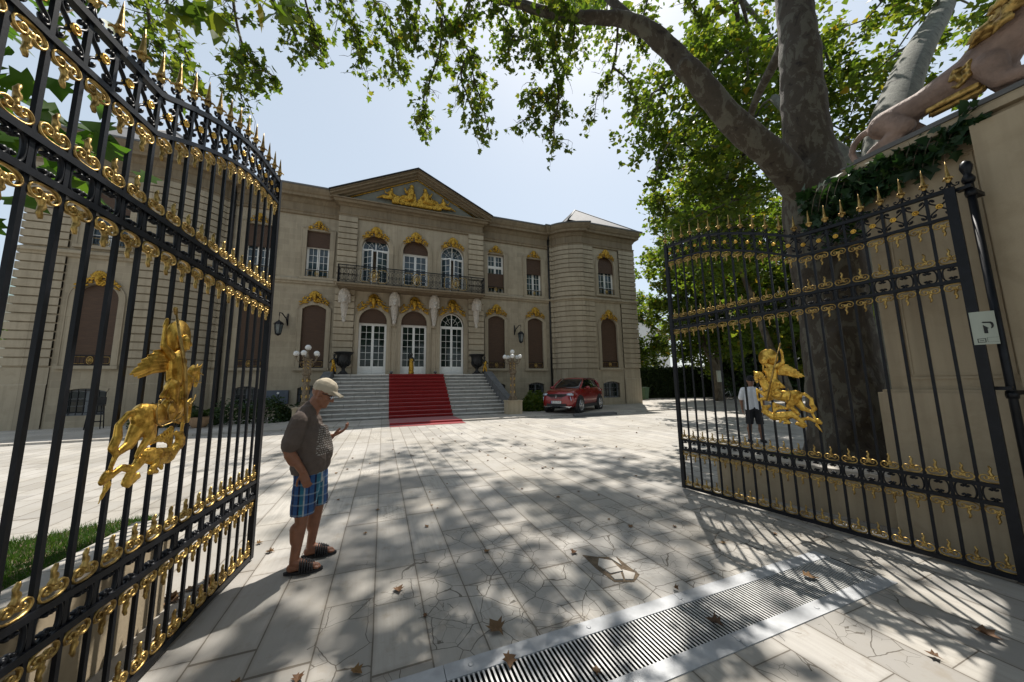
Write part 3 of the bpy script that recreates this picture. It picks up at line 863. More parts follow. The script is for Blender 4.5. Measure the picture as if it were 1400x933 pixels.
# ------------------------------------------------------------------ lion on the pier
MAT['lion'] = simple('red_lion_stone', (.25,.175,.14), .75, 0, .5, 5, .7, 26, .02)
t = empty('lion_statue', (5.42, 1.3, 4.235), 0, 'crouching reddish lion statue with a gilded mane on top of the gate pier', 'statue')
def LY(y, z, x=0.0): return (x, y-1.3, z-4.235)
m = MB()
def lc(a, b, ra, rb, x=0, x2=None): m.cap(LY(a[0], a[1], x), LY(b[0], b[1], x if x2 is None else x2), ra, rb, 12)
lc((1.78,4.60), (1.45,4.63), .155, .135); lc((1.45,4.63), (1.05,4.68), .145, .20); lc((1.05,4.72), (.82,4.86), .20, .17); lc((.80,4.95), (.66,5.12), .17, .15)
lc((.66,5.13), (.60,5.12), .165, .155); lc((.56,5.10), (.44,5.06), .10, .075); lc((.50,5.03), (.43,5.01), .06, .05)
for s in (-1, 1):
    lc((1.76,4.57), (1.60,4.40), .135, .09, s*.09, s*.13); lc((1.60,4.40), (1.86,4.30), .075, .05, s*.13); lc((1.88,4.285), (1.66,4.275), .05, .045, s*.13)
    lc((1.02,4.60), (.98,4.40), .12, .075, s*.13); lc((.98,4.40), (.62,4.29), .07, .055, s*.13); lc((.64,4.28), (.48,4.28), .055, .06, s*.13)
    lc((.72,5.24), (.73,5.28), .045, .03, s*.11); lc((.50,5.15), (.49,5.15), .03, .025, s*.065)
lc((1.88,4.63), (1.98,4.63), .045, .038); lc((1.98,4.63), (2.07,4.56), .037, .034); lc((2.07,4.56), (2.105,4.46), .034, .032); lc((2.105,4.46), (2.08,4.35), .032, .032); lc((2.08,4.35), (1.99,4.285), .032, .034); lc((1.99,4.285), (1.90,4.28), .034, .045)
organic('body', m, .016, MAT['lion'], t, 3)
m = MB()
rg = random.Random(5)
for k in range(95):
    a = rg.uniform(-.1, 1.1)*PI; zz = rg.uniform(0, 1)
    yb = 1.02-.40*zz+rg.uniform(-.05, .05); zc = 4.78+.34*zz; r0 = .205+.03*math.sin(k)
    p0 = (r0*math.cos(a), yb, zc+r0*math.sin(a)*.95)
    p1 = (p0[0]*1.12+rg.uniform(-.03,.03), p0[1]+.10+rg.uniform(-.03,.06), p0[2]-.06+rg.uniform(-.05,.03))
    pm = ((p0[0]+p1[0])/2*1.1, (p0[1]+p1[1])/2, (p0[2]+p1[2])/2+.02)
    m.tube([(p0[0], p0[1]-1.3, p0[2]-4.235), (pm[0], pm[1]-1.3, pm[2]-4.235), (p1[0], p1[1]-1.3, p1[2]-4.235)], [.045,.04,.008], 7)
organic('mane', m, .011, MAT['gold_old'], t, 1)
m = MB()
for s in (-1, 1):
    for k in range(12):
        y0 = 1.08+.035*(k % 4); z0 = 4.58+.05*(k//4)
        z0 += .03*math.sin(k*2.3); y0 += .02*math.cos(k*3.1); m.tube([LY(y0, z0, s*.16), LY(y0+.03, z0-.03+.02*math.cos(k*1.7), s*.20), LY(y0+.06+.03*math.sin(k*1.3), z0-.04+.04*math.sin(k), s*.18)], [.03,.026,.006], 6)
for k in range(16):
    y0 = 1.10+.022*k; m.tube([LY(y0, 4.50-.002*k, 0), LY(y0+.015, 4.455, 0), LY(y0+.03, 4.43, 0)], [.03,.02,.004], 6, sq=(1, 1))
    for s in (-1, 1): m.tube([LY(y0, 4.53-.002*k, s*.07), LY(y0+.015, 4.475, s*.07), LY(y0+.03, 4.45, s*.065)], [.025,.02,.004], 6)
organic('gilded_tuft', m, .010, MAT['gold_old'], t, 1)
m = MB()
for s in (-1, 1): m.ball(LY(.515, 5.16, s*.075), .024, 8, 6)
m.build('eye', MAT['bronze'], t)
m = MB(); m.box(-.20, .30, -.95, .72, 0, .030); m.build('base', MAT['zinc'], t)

# ------------------------------------------------------------------ mansion
CX = 1.75
mansion = empty('mansion', (CX, 22.0, 0), 0, 'two storey pale limestone mansion with gilded ornaments, pediment, balcony and front stairs', 'mansion')
bpy.context.view_layer.update()
def mrel(mb): return rel(mb, mansion)
def mpart(name, mb, mat, parent=mansion): return mrel(mb).build(name, mat, parent)

def arch_pts(xc, hw, zs, rise, n=14):
    if rise <= 0: return [(xc-hw, zs), (xc+hw, zs)]
    out = []
    for i in range(n+1):
        a = PI*(1-i/n)
        if rise > .6*hw: out.append((xc+hw*math.cos(a), zs+rise*math.sin(a)))
        else:
            q = -1+2*i/n; out.append((xc+hw*q, zs+rise*(1-q*q)))
    return out

def wall_openings(mb, y, X0, X1, Z0, Z1, cols, rev=.34):
    """cols: list of (xc, hw, [(z0, zspring, rise), ...])"""
    x = X0
    for xc, hw, ops in sorted(cols):
        mb.quad((x,y,Z0), (xc-hw,y,Z0), (xc-hw,y,Z1), (x,y,Z1))
        anyarch = [o for o in ops if o[2] > 0]
        base = arch_pts(xc, hw, 0, hw if any(o[2] > .6*hw for o in ops) else (.1 if anyarch else 0))
        xsx = [p[0] for p in base]
        low = [(q, Z0) for q in xsx]
        for z0, zs, rise in sorted(ops):
            for i in range(len(xsx)-1):
                mb.quad((xsx[i],y,low[i][1]), (xsx[i+1],y,low[i+1][1]), (xsx[i+1],y,z0), (xsx[i],y,z0))
            def zt(q):
                if rise <= 0: return zs
                tt = (q-xc)/hw
                return zs+rise*math.sqrt(max(0, 1-tt*tt)) if rise > .6*hw else zs+rise*(1-tt*tt)
            low = [(q, zt(q)) for q in xsx]
            y2 = y+rev
            mb.quad((xc-hw,y,z0), (xc-hw,y2,z0), (xc-hw,y2,low[0][1]), (xc-hw,y,low[0][1]))
            mb.quad((xc+hw,y,z0), (xc+hw,y2,z0), (xc+hw,y2,low[-1][1]), (xc+hw,y,low[-1][1]))
            mb.quad((xc-hw,y,z0), (xc+hw,y,z0), (xc+hw,y2,z0), (xc-hw,y2,z0))
            for i in range(len(xsx)-1):
                mb.quad((xsx[i],y,low[i][1]), (xsx[i+1],y,low[i+1][1]), (xsx[i+1],y2,low[i+1][1]), (xsx[i],y2,low[i][1]))
        for i in range(len(xsx)-1):
            mb.quad((xsx[i],y,low[i][1]), (xsx[i+1],y,low[i+1][1]), (xsx[i+1],y,Z1), (xsx[i],y,Z1))
        x = xc+hw
    mb.quad((x,y,Z0), (X1,y,Z0), (X1,y,Z1), (x,y,Z1))

def sweep(mb, path, prof):
    n = len(path)
    nr = []
    for i in range(n):
        ds = []
        for a, b in ((i-1, i), (i, i+1)):
            if 0 <= a and b < n:
                dx, dy = path[b][0]-path[a][0], path[b][1]-path[a][1]; L = math.hypot(dx, dy)
                ds.append((dy/L, -dx/L))
        nx = sum(d[0] for d in ds)/len(ds); ny = sum(d[1] for d in ds)/len(ds)
        L2 = nx*nx+ny*ny
        nr.append((nx/L2, ny/L2) if L2 > .12 else (nx/.12, ny/.12))
    k = len(prof); vs = []; fs = []
    for i in range(n):
        for o, z in prof: vs.append((path[i][0]+nr[i][0]*o, path[i][1]+nr[i][1]*o, z))
    for i in range(n-1):
        for j in range(k-1):
            fs.append((i*k+j, (i+1)*k+j, (i+1)*k+j+1, i*k+j+1))
    mb.add(vs, fs)

def mirror(path): return [(2*CX-x, y) for x, y in path][::-1]
flankR = [(11.85,22.5),(11.85,22.32),(12.02,22.32)] + [((1-q)**2*12.02+2*q*(1-q)*12.30+q*q*13.78, (1-q)**2*22.32+2*q*(1-q)*21.42+q*q*20.94) for q in [k/10 for k in range(1, 11)]] + [(13.80,21.0)]
front_R = [(13.80,21.0),(18.6,21.0),(18.6,42)]
path_all = mirror(flankR+front_R[1:]) + [(-2.75,22.5),(-2.75,22.0),(6.25,22.0),(6.25,22.5)] + flankR + front_R[1:]
path_all = [p for i, p in enumerate(path_all) if i == 0 or p != path_all[i-1]]

def courses(z0, z1, h, out=.10, gap=.055):
    n = max(1, round((z1-z0)/h)); hh = (z1-z0)/n; pr = []
    for i in range(n):
        a = z0+i*hh
        pr += [(0, a), (0, a+gap), (out, a+gap+.006), (out, a+hh-.006)]
    pr.append((0, z1)); return pr

WX = [(-6.98), (-3.94), 7.44, 10.48]
# main walls
for (X0, X1, ws) in ((-8.35, -2.75, WX[:2]), (6.25, 11.85, WX[2:])):
    m = MB(); wall_openings(m, 22.5, X0, X1, 0, 12.1, [(w, .62, [(.70,1.62,.16), (2.80,6.28,.26), (8.25,11.15,0)]) for w in ws])
    mpart('wall', m, MAT['ashlar'])
m = MB(); wall_openings(m, 22.0, -2.75, 6.25, 0, 12.1, [(x, .79, [(2.35,5.62,.80), (7.66,10.35,.79)]) for x in (-.68, 1.75, 4.18)])
mpart('wall', m, MAT['lime'])
for s in (0, 1):
    xc = 15.95 if s else 2*CX-15.95
    m = MB(); wall_openings(m, 21.0, xc-1.2, xc+1.2, 0, 12.1, [(xc, .74, [(.58,1.62,.16), (2.80,5.85,.74), (8.40,10.72,.74)])])
    fl = flankR + [(14.75,21.0)]; rt = [(17.15,21.0),(18.6,21.0),(18.6,42)]
    if not s: fl = mirror(fl); rt = mirror(rt)
    mpart('wall', m, MAT['ashlar'])
    for pth in (fl, rt):
        m = MB()
        sweep(m, pth, [(.07,0),(.07,1.95),(.04,1.99),(.04,2.70),(0,2.72)])
        sweep(m, pth, courses(2.72, 7.75, .385))
        sweep(m, pth, courses(8.15, 12.1, .375))
        mpart('rusticated_wall', m, MAT['lime'])
for x0 in (-2.72, 5.36):
    m = MB(); p = [(x0,22.0),(x0,21.94),(x0+.86,21.94),(x0+.86,22.0)]
    sweep(m, p, courses(2.35, 7.5, .40)); sweep(m, p, courses(7.66, 12.1, .37)); mpart('pilaster', m, MAT['lime'])
m = MB(); sweep(m, path_all, [(0,7.74),(.09,7.79),(.11,7.88),(.19,7.92),(.19,8.05),(.07,8.10),(0,8.16)]); mpart('string_course', m, MAT['lime'])
ENT = [(0,12.06),(.09,12.10),(.09,12.24),(.13,12.27),(.13,12.33),(.04,12.37),(.04,12.80)]
pL = path_all[:path_all.index((-2.75,22.5))+1]; pR = path_all[path_all.index((6.25,22.5)):]
for pth in (pL, pR):
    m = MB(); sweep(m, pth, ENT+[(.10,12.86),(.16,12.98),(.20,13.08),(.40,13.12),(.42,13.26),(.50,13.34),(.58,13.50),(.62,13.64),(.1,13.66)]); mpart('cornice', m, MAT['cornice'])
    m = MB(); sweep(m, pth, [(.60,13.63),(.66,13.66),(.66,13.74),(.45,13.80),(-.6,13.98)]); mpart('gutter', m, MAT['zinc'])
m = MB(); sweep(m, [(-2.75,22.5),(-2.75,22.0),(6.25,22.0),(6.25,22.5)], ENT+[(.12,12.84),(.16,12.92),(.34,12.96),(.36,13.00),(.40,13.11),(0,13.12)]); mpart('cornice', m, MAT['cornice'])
# body closing walls and roofs
m = MB(); m.box(-15.1, 18.6, 41.9, 42, 0, 12.1); m.quad((-15.1,22.8,13.95),(18.6,22.8,13.95),(18.6,42,13.95),(-15.1,42,13.95)); mpart('rear_wall', m, MAT['ashlar'])
for s in (0, 1):
    m = MB(); q = lambda x: x if s else 2*CX-x
    ap = (q(15.65), 24.5, 17.1); c_ = [(q(12.5),20.55,13.78), (q(19.1),20.55,13.78), (q(19.1),28.6,13.78), (q(12.5),28.6,13.78)]
    for i in range(4): m.add([c_[i], c_[(i+1)%4], ap], [(0,1,2)])
    mpart('roof', m, MAT['roof_tile'] if 'roof_tile' in MAT else MAT['zinc'])
    m = MB()
    for c0 in c_: m.tube([c0, ap], .06, 6)
    mpart('ridge_cap', m, MAT['zinc'])
# pediment
AP = (CX, 15.88); E0 = (-3.32, 13.40); E1 = (6.82, 13.40)
m = MB()
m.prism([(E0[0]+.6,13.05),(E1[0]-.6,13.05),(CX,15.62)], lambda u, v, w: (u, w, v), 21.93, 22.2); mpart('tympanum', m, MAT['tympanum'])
m = MB()
for (a, sg) in ((E0, 1), (E1, -1)):
    dx, dz = AP[0]-a[0], AP[1]-a[1]; L = math.hypot(dx, dz)
    for (t0, t1, yf) in ((0, .08, 21.30), (.083, .19, 21.38), (.193, .30, 21.56), (.303, .40, 21.78)):
        m.prism([(a[0]-sg*.0, a[1]-t0*1.1), (AP[0], AP[1]-t0*1.1), (AP[0], AP[1]-t1*1.1), (a[0]+sg*.0, a[1]-t1*1.1)], lambda u, v, w: (u, w, v), yf, 22.05)
mpart('raking_cornice', m, MAT['cornice'])
m = MB()
for (z0, z1, yf, ex) in ((13.123,13.19,21.52,.46),):
    m.box(-2.75-ex, 6.25+ex, yf, 21.99, z0, z1)
mpart('pediment_sill', m, MAT['cornice'])
m = MB()
m.tube([(-2.25,21.88,13.40),(CX,21.88,15.38),(5.75,21.88,13.40)], .04, 6, closed=False); mpart('gilded_border', m, MAT['gilt'])
m = MB()
for sg in (-1, 1):
    m.prism([(CX,AP[1]+.02),(CX+sg*5.12,13.43),(CX+sg*5.12,13.36),(CX,AP[1]-.05)], lambda u, v, w: (u, w, v), 21.22, 29.5)
mpart('gable_roof', m, MAT['bronze'])
# tympanum figures
m = MB(); Y0 = 21.86
def tc(a, b, ra, rb, dy=0): m.cap((a[0], Y0-dy, a[1]), (b[0], Y0-dy, b[1]), ra, rb, 9)
def figure(x, z, s, k):
    tc((x, z+.16*k), (x+.05*s, z+.48*k), .15*k, .17*k, .06); tc((x+.08*s, z+.66*k), (x+.09*s, z+.72*k), .10*k, .10*k, .10)
    tc((x+.05*s, z+.52*k), (x-.25*s, z+.40*k), .07*k, .05*k, .08); tc((x-.25*s, z+.4*k), (x-.36*s, z+.60*k), .05*k, .04*k, .08)
    tc((x+.08*s, z+.5*k), (x+.30*s, z+.34*k), .07*k, .05*k, .08); tc((x, z+.14*k), (x-.42*s, z+.18*k), .13*k, .09*k, .08); tc((x-.42*s, z+.18*k), (x-.75*s, z+.02*k), .09*k, .05*k, .05)
    tc((x+.06*s, z+.12*k), (x-.35*s, z+.04*k), .13*k, .07*k, .10)
figure(1.30, 13.72, 1, 1.45); figure(2.35, 13.72, -1, 1.35); figure(.05, 13.62, 1, 1.0); figure(3.55, 13.55, -1, .95)
for k in range(60):
    rx = R.uniform(-1.6, 1.6)*.95+1.75; tc((rx, 13.5), (rx+R.uniform(-.2,.2), 13.75+R.uniform(0,.45)*(1-abs(rx-1.75)/3)), .11, .06, .03)
for k in range(9): tc((2.6+.02*k, 14.2-.06*k), (3.1-.01*k, 14.05-.07*k), .05, .03, .02)
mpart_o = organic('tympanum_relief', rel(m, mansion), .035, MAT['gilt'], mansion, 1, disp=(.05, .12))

# ------------------------------------------------------------------ gilded cartouches (shared meshes, facing -y)
def cartouche(w, h, droop, seed):
    """shell and head in the middle, scrolled acanthus falling to both sides"""
    m = MB(); r_ = random.Random(seed); hw = w/2
    m.cap((0,-.08,h*.32), (0,-.09,h*.60), w*.085, w*.075, 10); m.cap((0,-.13,h*.50), (0,-.13,h*.56), w*.05, w*.045, 8)
    for k in range(11):
        a = PI*(k/10.0); m.cap((w*.09*math.cos(a), -.06, h*.55+w*.07*math.sin(a)), (w*.17*math.cos(a), -.05, h*.56+h*.42*math.sin(a)), w*.030, w*.022, 7)
    for s in (-1, 1):
        for k in range(26):
            q = r_.uniform(.08, 1.0); top = h*.80*(1-q**1.7)+.02; bot = -droop*q*q-.02
            z = bot+(top-bot)*r_.random(); x = s*hw*q; a = r_.uniform(-.6, 1.2)
            L = w*.07*(1.1-q*.6); m.cap((x, -.03-.06*r_.random(), z), (x+s*L*math.cos(a), -.03-.05*r_.random(), z+L*math.sin(a)-.03*q), w*.034*(1.1-q*.5), w*.018, 7)
        for c_ in ((.20,.30,.075),(.34,.05,.06)):
            m.tube([(s*w*(c_[0]+c_[2]*math.cos(t)*(.4+.6*t/5)), -.07, h*c_[1]+w*c_[2]*math.sin(t)*(.4+.6*t/5)) for t in [0.6*k for k in range(9)]], w*.022, 6)
        m.cap((s*hw*.80,-.04,-droop*.5), (s*hw,-.03,-droop), w*.03, w*.012, 7)
    m.cap((0,-.07,h*.02), (0,-.07,h*.2), w*.045, w*.065, 8)
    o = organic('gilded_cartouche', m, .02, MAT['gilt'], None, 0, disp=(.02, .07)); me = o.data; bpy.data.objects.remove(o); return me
ME_CARCH, ME_CLINT, ME_CDOOR = cartouche(1.5, .66, .22, 1), cartouche(1.1, .50, .10, 2), cartouche(1.75, .86, .26, 3)

# ------------------------------------------------------------------ windows, doors
MAT['cabinet_grey'] = simple('grey_window_paint', (.16,.17,.18), .5, 0, .1, 4, .05)
FR = [MAT['white_paint'], MAT['glass']]; FRU = [MAT['white_paint'], MAT['glass_up']]
def outline(hw, h, rise, n=14):
    """opening outline, local: x centred, z from 0; clockwise from bottom left"""
    return [(-hw, 0)] + arch_pts(0, hw, h, rise, n) + [(hw, 0)]
def band(mb, path, w, y0, y1):
    """strip of width w laid outside an open path in x,z (path runs left jamb, arch, right jamb)"""
    n = len(path); nrm = []
    for i in range(n):
        a = path[max(i-1, 0)]; b = path[min(i+1, n-1)]
        if i == 0: b = path[1]; a = path[0]
        dx, dz = b[0]-a[0], b[1]-a[1]; L = math.hypot(dx, dz) or 1
        nrm.append((-dz/L, dx/L))
    out = []
    for i in range(n):
        k = 1.0
        if 0 < i < n-1:
            a, b, c = path[i-1], path[i], path[i+1]
            d1 = math.atan2(b[1]-a[1], b[0]-a[0]); d2 = math.atan2(c[1]-b[1], c[0]-b[0]); k = 1/max(.3, math.cos((d2-d1)/2))
        out.append((path[i][0]+nrm[i][0]*w*k, path[i][1]+nrm[i][1]*w*k))
    for i in range(n-1):
        a, b, c, d = path[i], path[i+1], out[i+1], out[i]
        mb.prism([a, b, c, d], lambda u, v, q: (u, q, v), y0, y1)
    return out
def muntin(mb, x0, x1, z0, z1, y0, y1): mb.box(x0, x1, y0, y1, z0, z1)
def glazed(mb, x0, x1, z0, z1, nx, nz, y, fw=.055, mw_=.022, glass=True, panel=0.0):
    """a sash: stiles, rails, muntins, one glass sheet"""
    mb.mi = 0
    mb.box(x0, x0+fw, y-.03, y+.03, z0, z1); mb.box(x1-fw, x1, y-.03, y+.03, z0, z1)
    mb.box(x0+fw, x1-fw, y-.029, y+.029, z0, z0+fw+panel); mb.box(x0+fw, x1-fw, y-.029, y+.029, z1-fw, z1)
    if panel > .2: mb.box(x0+fw+.05, x1-fw-.05, y-.04, y-.02, z0+.10, z0+panel-.02)
    zb = z0+fw+panel
    for i in range(1, nx):
        xx = x0+fw+(x1-x0-2*fw)*i/nx; mb.box(xx-mw_/2, xx+mw_/2, y-.02, y+.02, zb, z1-fw)
    for i in range(1, nz):
        zz = zb+(z1-fw-zb)*i/nz; mb.box(x0+fw, x1-fw, y-.018, y+.018, zz-mw_/2, zz+mw_/2)
    mb.mi = 1; mb.quad((x0+fw*.5,y+.005,zb), (x1-fw*.5,y+.005,zb), (x1-fw*.5,y+.005,z1-fw*.5), (x0+fw*.5,y+.005,z1-fw*.5)); mb.mi = 0
def fanlight(mb, hw, z0, zs, rise, y, fw=.06):
    mb.mi = 0
    path = [(-hw+fw, z0)] + [(x*(hw-fw)/hw, z-fw) for x, z in arch_pts(0, hw, zs, rise)] + [(hw-fw, z0)]
    band(mb, path, fw-.002, y-.035, y+.03)
    mb.box(-hw, hw, y-.045, y+.035, z0-.10, z0)
    mb.box(-.03, .03, y-.03, y+.02, z0, zs+rise-fw)
    r0 = .30*hw
    for k in range(1, 6):
        a = PI*k/6
        if k == 3: continue
        c_, s_ = math.cos(a), math.sin(a)
        mb.tube([(r0*c_, y-.01, z0+r0*s_), ((hw-fw)*c_, y-.01, zs+(rise-fw)*s_)], .012, 4)
    mb.tube([(.55*hw*math.cos(PI*k/10), y-.01, z0+.55*hw*1.2*math.sin(PI*k/10)) for k in range(11)], .011, 4)
    mb.mi = 1
    pts = [(-hw+fw*.5, z0)] + [(x*(hw-fw*.5)/hw, z-fw*.5) for x, z in arch_pts(0, hw, zs, rise)] + [(hw-fw*.5, z0)]
    mb.add([(x, y+.01, z) for x, z in pts], [tuple(range(len(pts)))]); mb.mi = 0

def rail_mesh(w, h):
    m = MB(); hw = w/2
    m.mi = 0
    for z in (.03, h-.02): m.box(-hw, hw, -.02, .02, z-.016, z+.016)
    for x in (-hw+.015, hw-.015): m.box(x-.014, x+.014, -.018, .018, 0, h)
    n = 11
    for i in range(1, n):
        x = -hw+w*i/n
        if abs(x) > .17: m.box(x-.007, x+.007, -.008, .008, .04, h-.03)
    m.mi = 1
    for s in (-1, 1):
        x0, x1 = s*.17, s*(hw-.07)
        m.tube([(x0,-.012,.09),(x1-s*.05,-.012,.09),(x1,-.012,.14),(x1,-.012,h-.13),(x1-s*.05,-.012,h-.08),(x0,-.012,h-.08)], .010, 5)
    m.tube([(.105*math.cos(a*PI/8), -.014, h/2+.175*math.sin(a*PI/8)) for a in range(16)], .015, 5, closed=True)
    m.tube([(.055*math.cos(a*PI/6), -.016, h/2+.10*math.sin(a*PI/6)) for a in range(12)], .014, 5, closed=True)
    m.ball((0,-.015,h/2), (.035,.02,.06), 8, 6)
    return m.mesh('window_railing', [MAT['iron'], MAT['gold_old']])
ME_RAIL = rail_mesh(1.24, .46); ME_RAILT = rail_mesh(1.46, .48)

def shutter(parent, hw, z0, z1, rise, y):
    m = MB()
    ap_ = [(x, z) for x, z in arch_pts(0, hw, z1, rise, 40) if z > z0] if rise > 0 else [(-hw, z1), (hw, z1)]
    if z0 > z1: hw = max(x for x, z in ap_)
    pts = [(ap_[0][0], z0)] + ap_ + [(ap_[-1][0], z0)]
    m.prism(pts, lambda u, v, w: (u, w, v), y, y+.03)
    m.box(-hw, hw, y-.012, y+.04, z0-.03, z0+.012)
    return m.build('shutter', MAT['shutter'], parent)

def window(xc, y, z0, h, hw, rise, kind, shut=None, railme=None, orn=None, ornz=.1, surround=.20, up=False):
    m = MB(); yy = .26
    if kind == 'cellar': FRX = [MAT['cabinet_grey'], MAT['glass']]
    else: FRX = FRU if up else FR
    zt = h
    fw = .06
    path = [(-hw+fw, 0)] + [(x*(hw-fw)/hw, z-fw) for x, z in arch_pts(0, hw, h, rise)] + [(hw-fw, 0)]
    band(m, path, fw-.002, yy-.04, yy+.04)
    m.box(-hw, hw, yy-.04, yy+.04, 0, .05)
    if kind == 'casement':
        zt2 = h if rise == 0 else h*.985
        tr = zt2*.66
        glazed(m, -hw+fw, -.015, .05, tr, 2, 4, yy); glazed(m, .015, hw-fw, .05, tr, 2, 4, yy)
        m.box(-hw+fw, hw-fw, yy-.045, yy+.035, tr, tr+.09)
        glazed(m, -hw+fw, -.015, tr+.09, zt2-fw, 2, 2, yy); glazed(m, .015, hw-fw, tr+.09, zt2-fw, 2, 2, yy)
    elif kind == 'arched':
        glazed(m, -hw+fw, -.015, .05, h-.12, 2, 4, yy); glazed(m, .015, hw-fw, .05, h-.12, 2, 4, yy)
        fanlight(m, hw, h-.02, h, rise, yy)
    elif kind == 'cellar':
        glazed(m, -hw+fw, 0, .05, h+rise*.4, 2, 3, yy); glazed(m, 0, hw-fw, .05, h+rise*.4, 2, 3, yy)
    o = mansion_child('window', m, FRX, xc, y, z0)
    if shut:
        s0, s1 = shut     # shutter spans s0..s1 measured from the sill; s1 None = to the top
        if s1 is None: shutter(o, hw-.012, s0, h-.012, rise, yy-.16)
        else: shutter(o, hw-.012, s0, s1, 0, yy-.16)
    if railme: link('railing', railme, o, (0, .05, 0))
    if surround:
        m = MB(); p2 = [(-hw, 0)] + arch_pts(0, hw, h, rise) + [(hw, 0)]
        o1 = band(m, p2, surround, -.05, .012); band(m, [(a*1.0, b) for a, b in o1], .045, -.075, .011)
        m.build('surround', MAT['lime'], o)
        m = MB(); m.box(-hw-surround-.10, hw+surround+.10, -.15, .10, -.16, -.012); m.build('sill', MAT['lime'], o)
    if kind == 'cellar':
        m = MB()
        for i in range(7):
            x = -hw+.06+(2*hw-.12)*i/6; m.box(x-.012, x+.012, .05, .074, .03, h+rise*.8)
        for z in (.12, h*.6): m.box(-hw+.02, hw-.02, .048, .076, z, z+.024)
        m.build('grille', MAT['iron'], o)
        m = MB(); p2 = arch_pts(0, hw+.02, h, rise); band(m, p2, .15, -.03, .012); m.build('arch_stone', MAT['lime'], o)
    if orn: link('cartouche', orn, o, (0, -.05, h+rise+ornz))
    return o
def mansion_child(name, m, mats, x, y, z):
    o = link(name, m.mesh(name, mats), mansion, (x-mansion.location[0], y-mansion.location[1], z-mansion.location[2]))
    return o
for i, x in enumerate(WX):
    window(x, 22.5, 2.80, 3.48, .62, .26, 'casement', (.0, None), ME_RAIL, ME_CARCH, .18)
    sh = [(1.6, None), (1.92, None), (.40, 1.45), (1.72, None)][i]
    window(x, 22.5, 8.25, 2.90, .62, 0, 'casement', sh, ME_RAIL, ME_CLINT, .14, up=True)
    window(x, 22.5, .70, .92, .62, .16, 'cellar', surround=0)
for x in (15.95, 2*CX-15.95):
    window(x, 21.0, 2.80, 3.05, .74, .74, 'arched', (.0, None), ME_RAILT, ME_CARCH, -.05)
    window(x, 21.0, 8.40, 2.32, .74, .74, 'arched', (1.75, None), ME_RAILT, ME_CARCH, -.10, up=True)
    window(x, 21.0, .58, 1.04, .74, .16, 'cellar', surround=0)

def french_door(xc, y, z0, h, hw, rise, shut, nz, mats, panel, orn, ornz, opened=0, y_in=.26, shut_from=None):
    m = MB(); fw = .06
    m.box(-hw, -hw+fw, y_in-.04, y_in+.04, 0, h-.1); m.box(hw-fw, hw, y_in-.04, y_in+.04, 0, h-.1)
    fanlight(m, hw, h, h+.06, rise-.06, y_in)
    d = mansion_child('door', m, mats, xc, y, z0)
    for s in (-1, 1):
        m = MB()
        w = hw-fw-.004
        if s < 0: glazed(m, 0, w, 0.02, h-.104, 2, nz, 0, .065, .022, True, panel)
        else: glazed(m, -w, 0, 0.02, h-.104, 2, nz, 0, .065, .022, True, panel)
        m.mi = 0; m.tube([(-s*(w-.03), -.06, 1.0), (-s*(w-.03), -.06, 1.12)], .012, 6)
        o = m.build('door_leaf', mats, d, (s*(hw-fw), y_in, 0))
        if opened: o.rotation_euler = (0, 0, (-s)*rad(opened if s < 0 else opened*.6)*-1)
    if shut: shutter(d, hw-.012, h+.0 if shut_from is None else shut_from, h+.06, rise-.07, y_in-.14)
    m = MB(); p2 = [(-hw, 0)] + arch_pts(0, hw, h+.06, rise-.06) + [(hw, 0)]
    o1 = band(m, p2, .20, -.05, .012); band(m, o1, .05, -.08, .011); m.build('surround', MAT['lime'], d)
    if orn: link('cartouche', orn, d, (0, -.06, h+rise+ornz))
    return d
french_door(-.68, 22.0, 2.35, 3.21, .79, .86, True, 6, FR, .45, ME_CDOOR, .06)
french_door(1.75, 22.0, 2.35, 3.21, .79, .86, True, 6, FR, .45, ME_CDOOR, .06)
french_door(4.18, 22.0, 2.35, 3.21, .79, .86, False, 6, FR, .45, ME_CDOOR, .06)
french_door(-.68, 22.0, 7.66, 2.63, .79, .85, True, 5, FRU, .30, ME_CARCH, -.10, 38, shut_from=3.1)
french_door(1.75, 22.0, 7.66, 2.63, .79, .85, True, 5, FRU, .30, ME_CARCH, -.10)
french_door(4.18, 22.0, 7.66, 2.63, .79, .85, False, 5, FRU, .30, ME_CARCH, -.10, 38)
# impost bands between the doors
for (a, b) in ((-1.83,-1.71),(.37,.70),(2.80,3.13),(5.23,5.34)):
    m = MB(); m.box(a, b, 21.90, 22.01, 5.36, 5.44); m.box(a, b, 21.87, 22.01, 5.443, 5.52); mpart('impost', m, MAT['lime'])

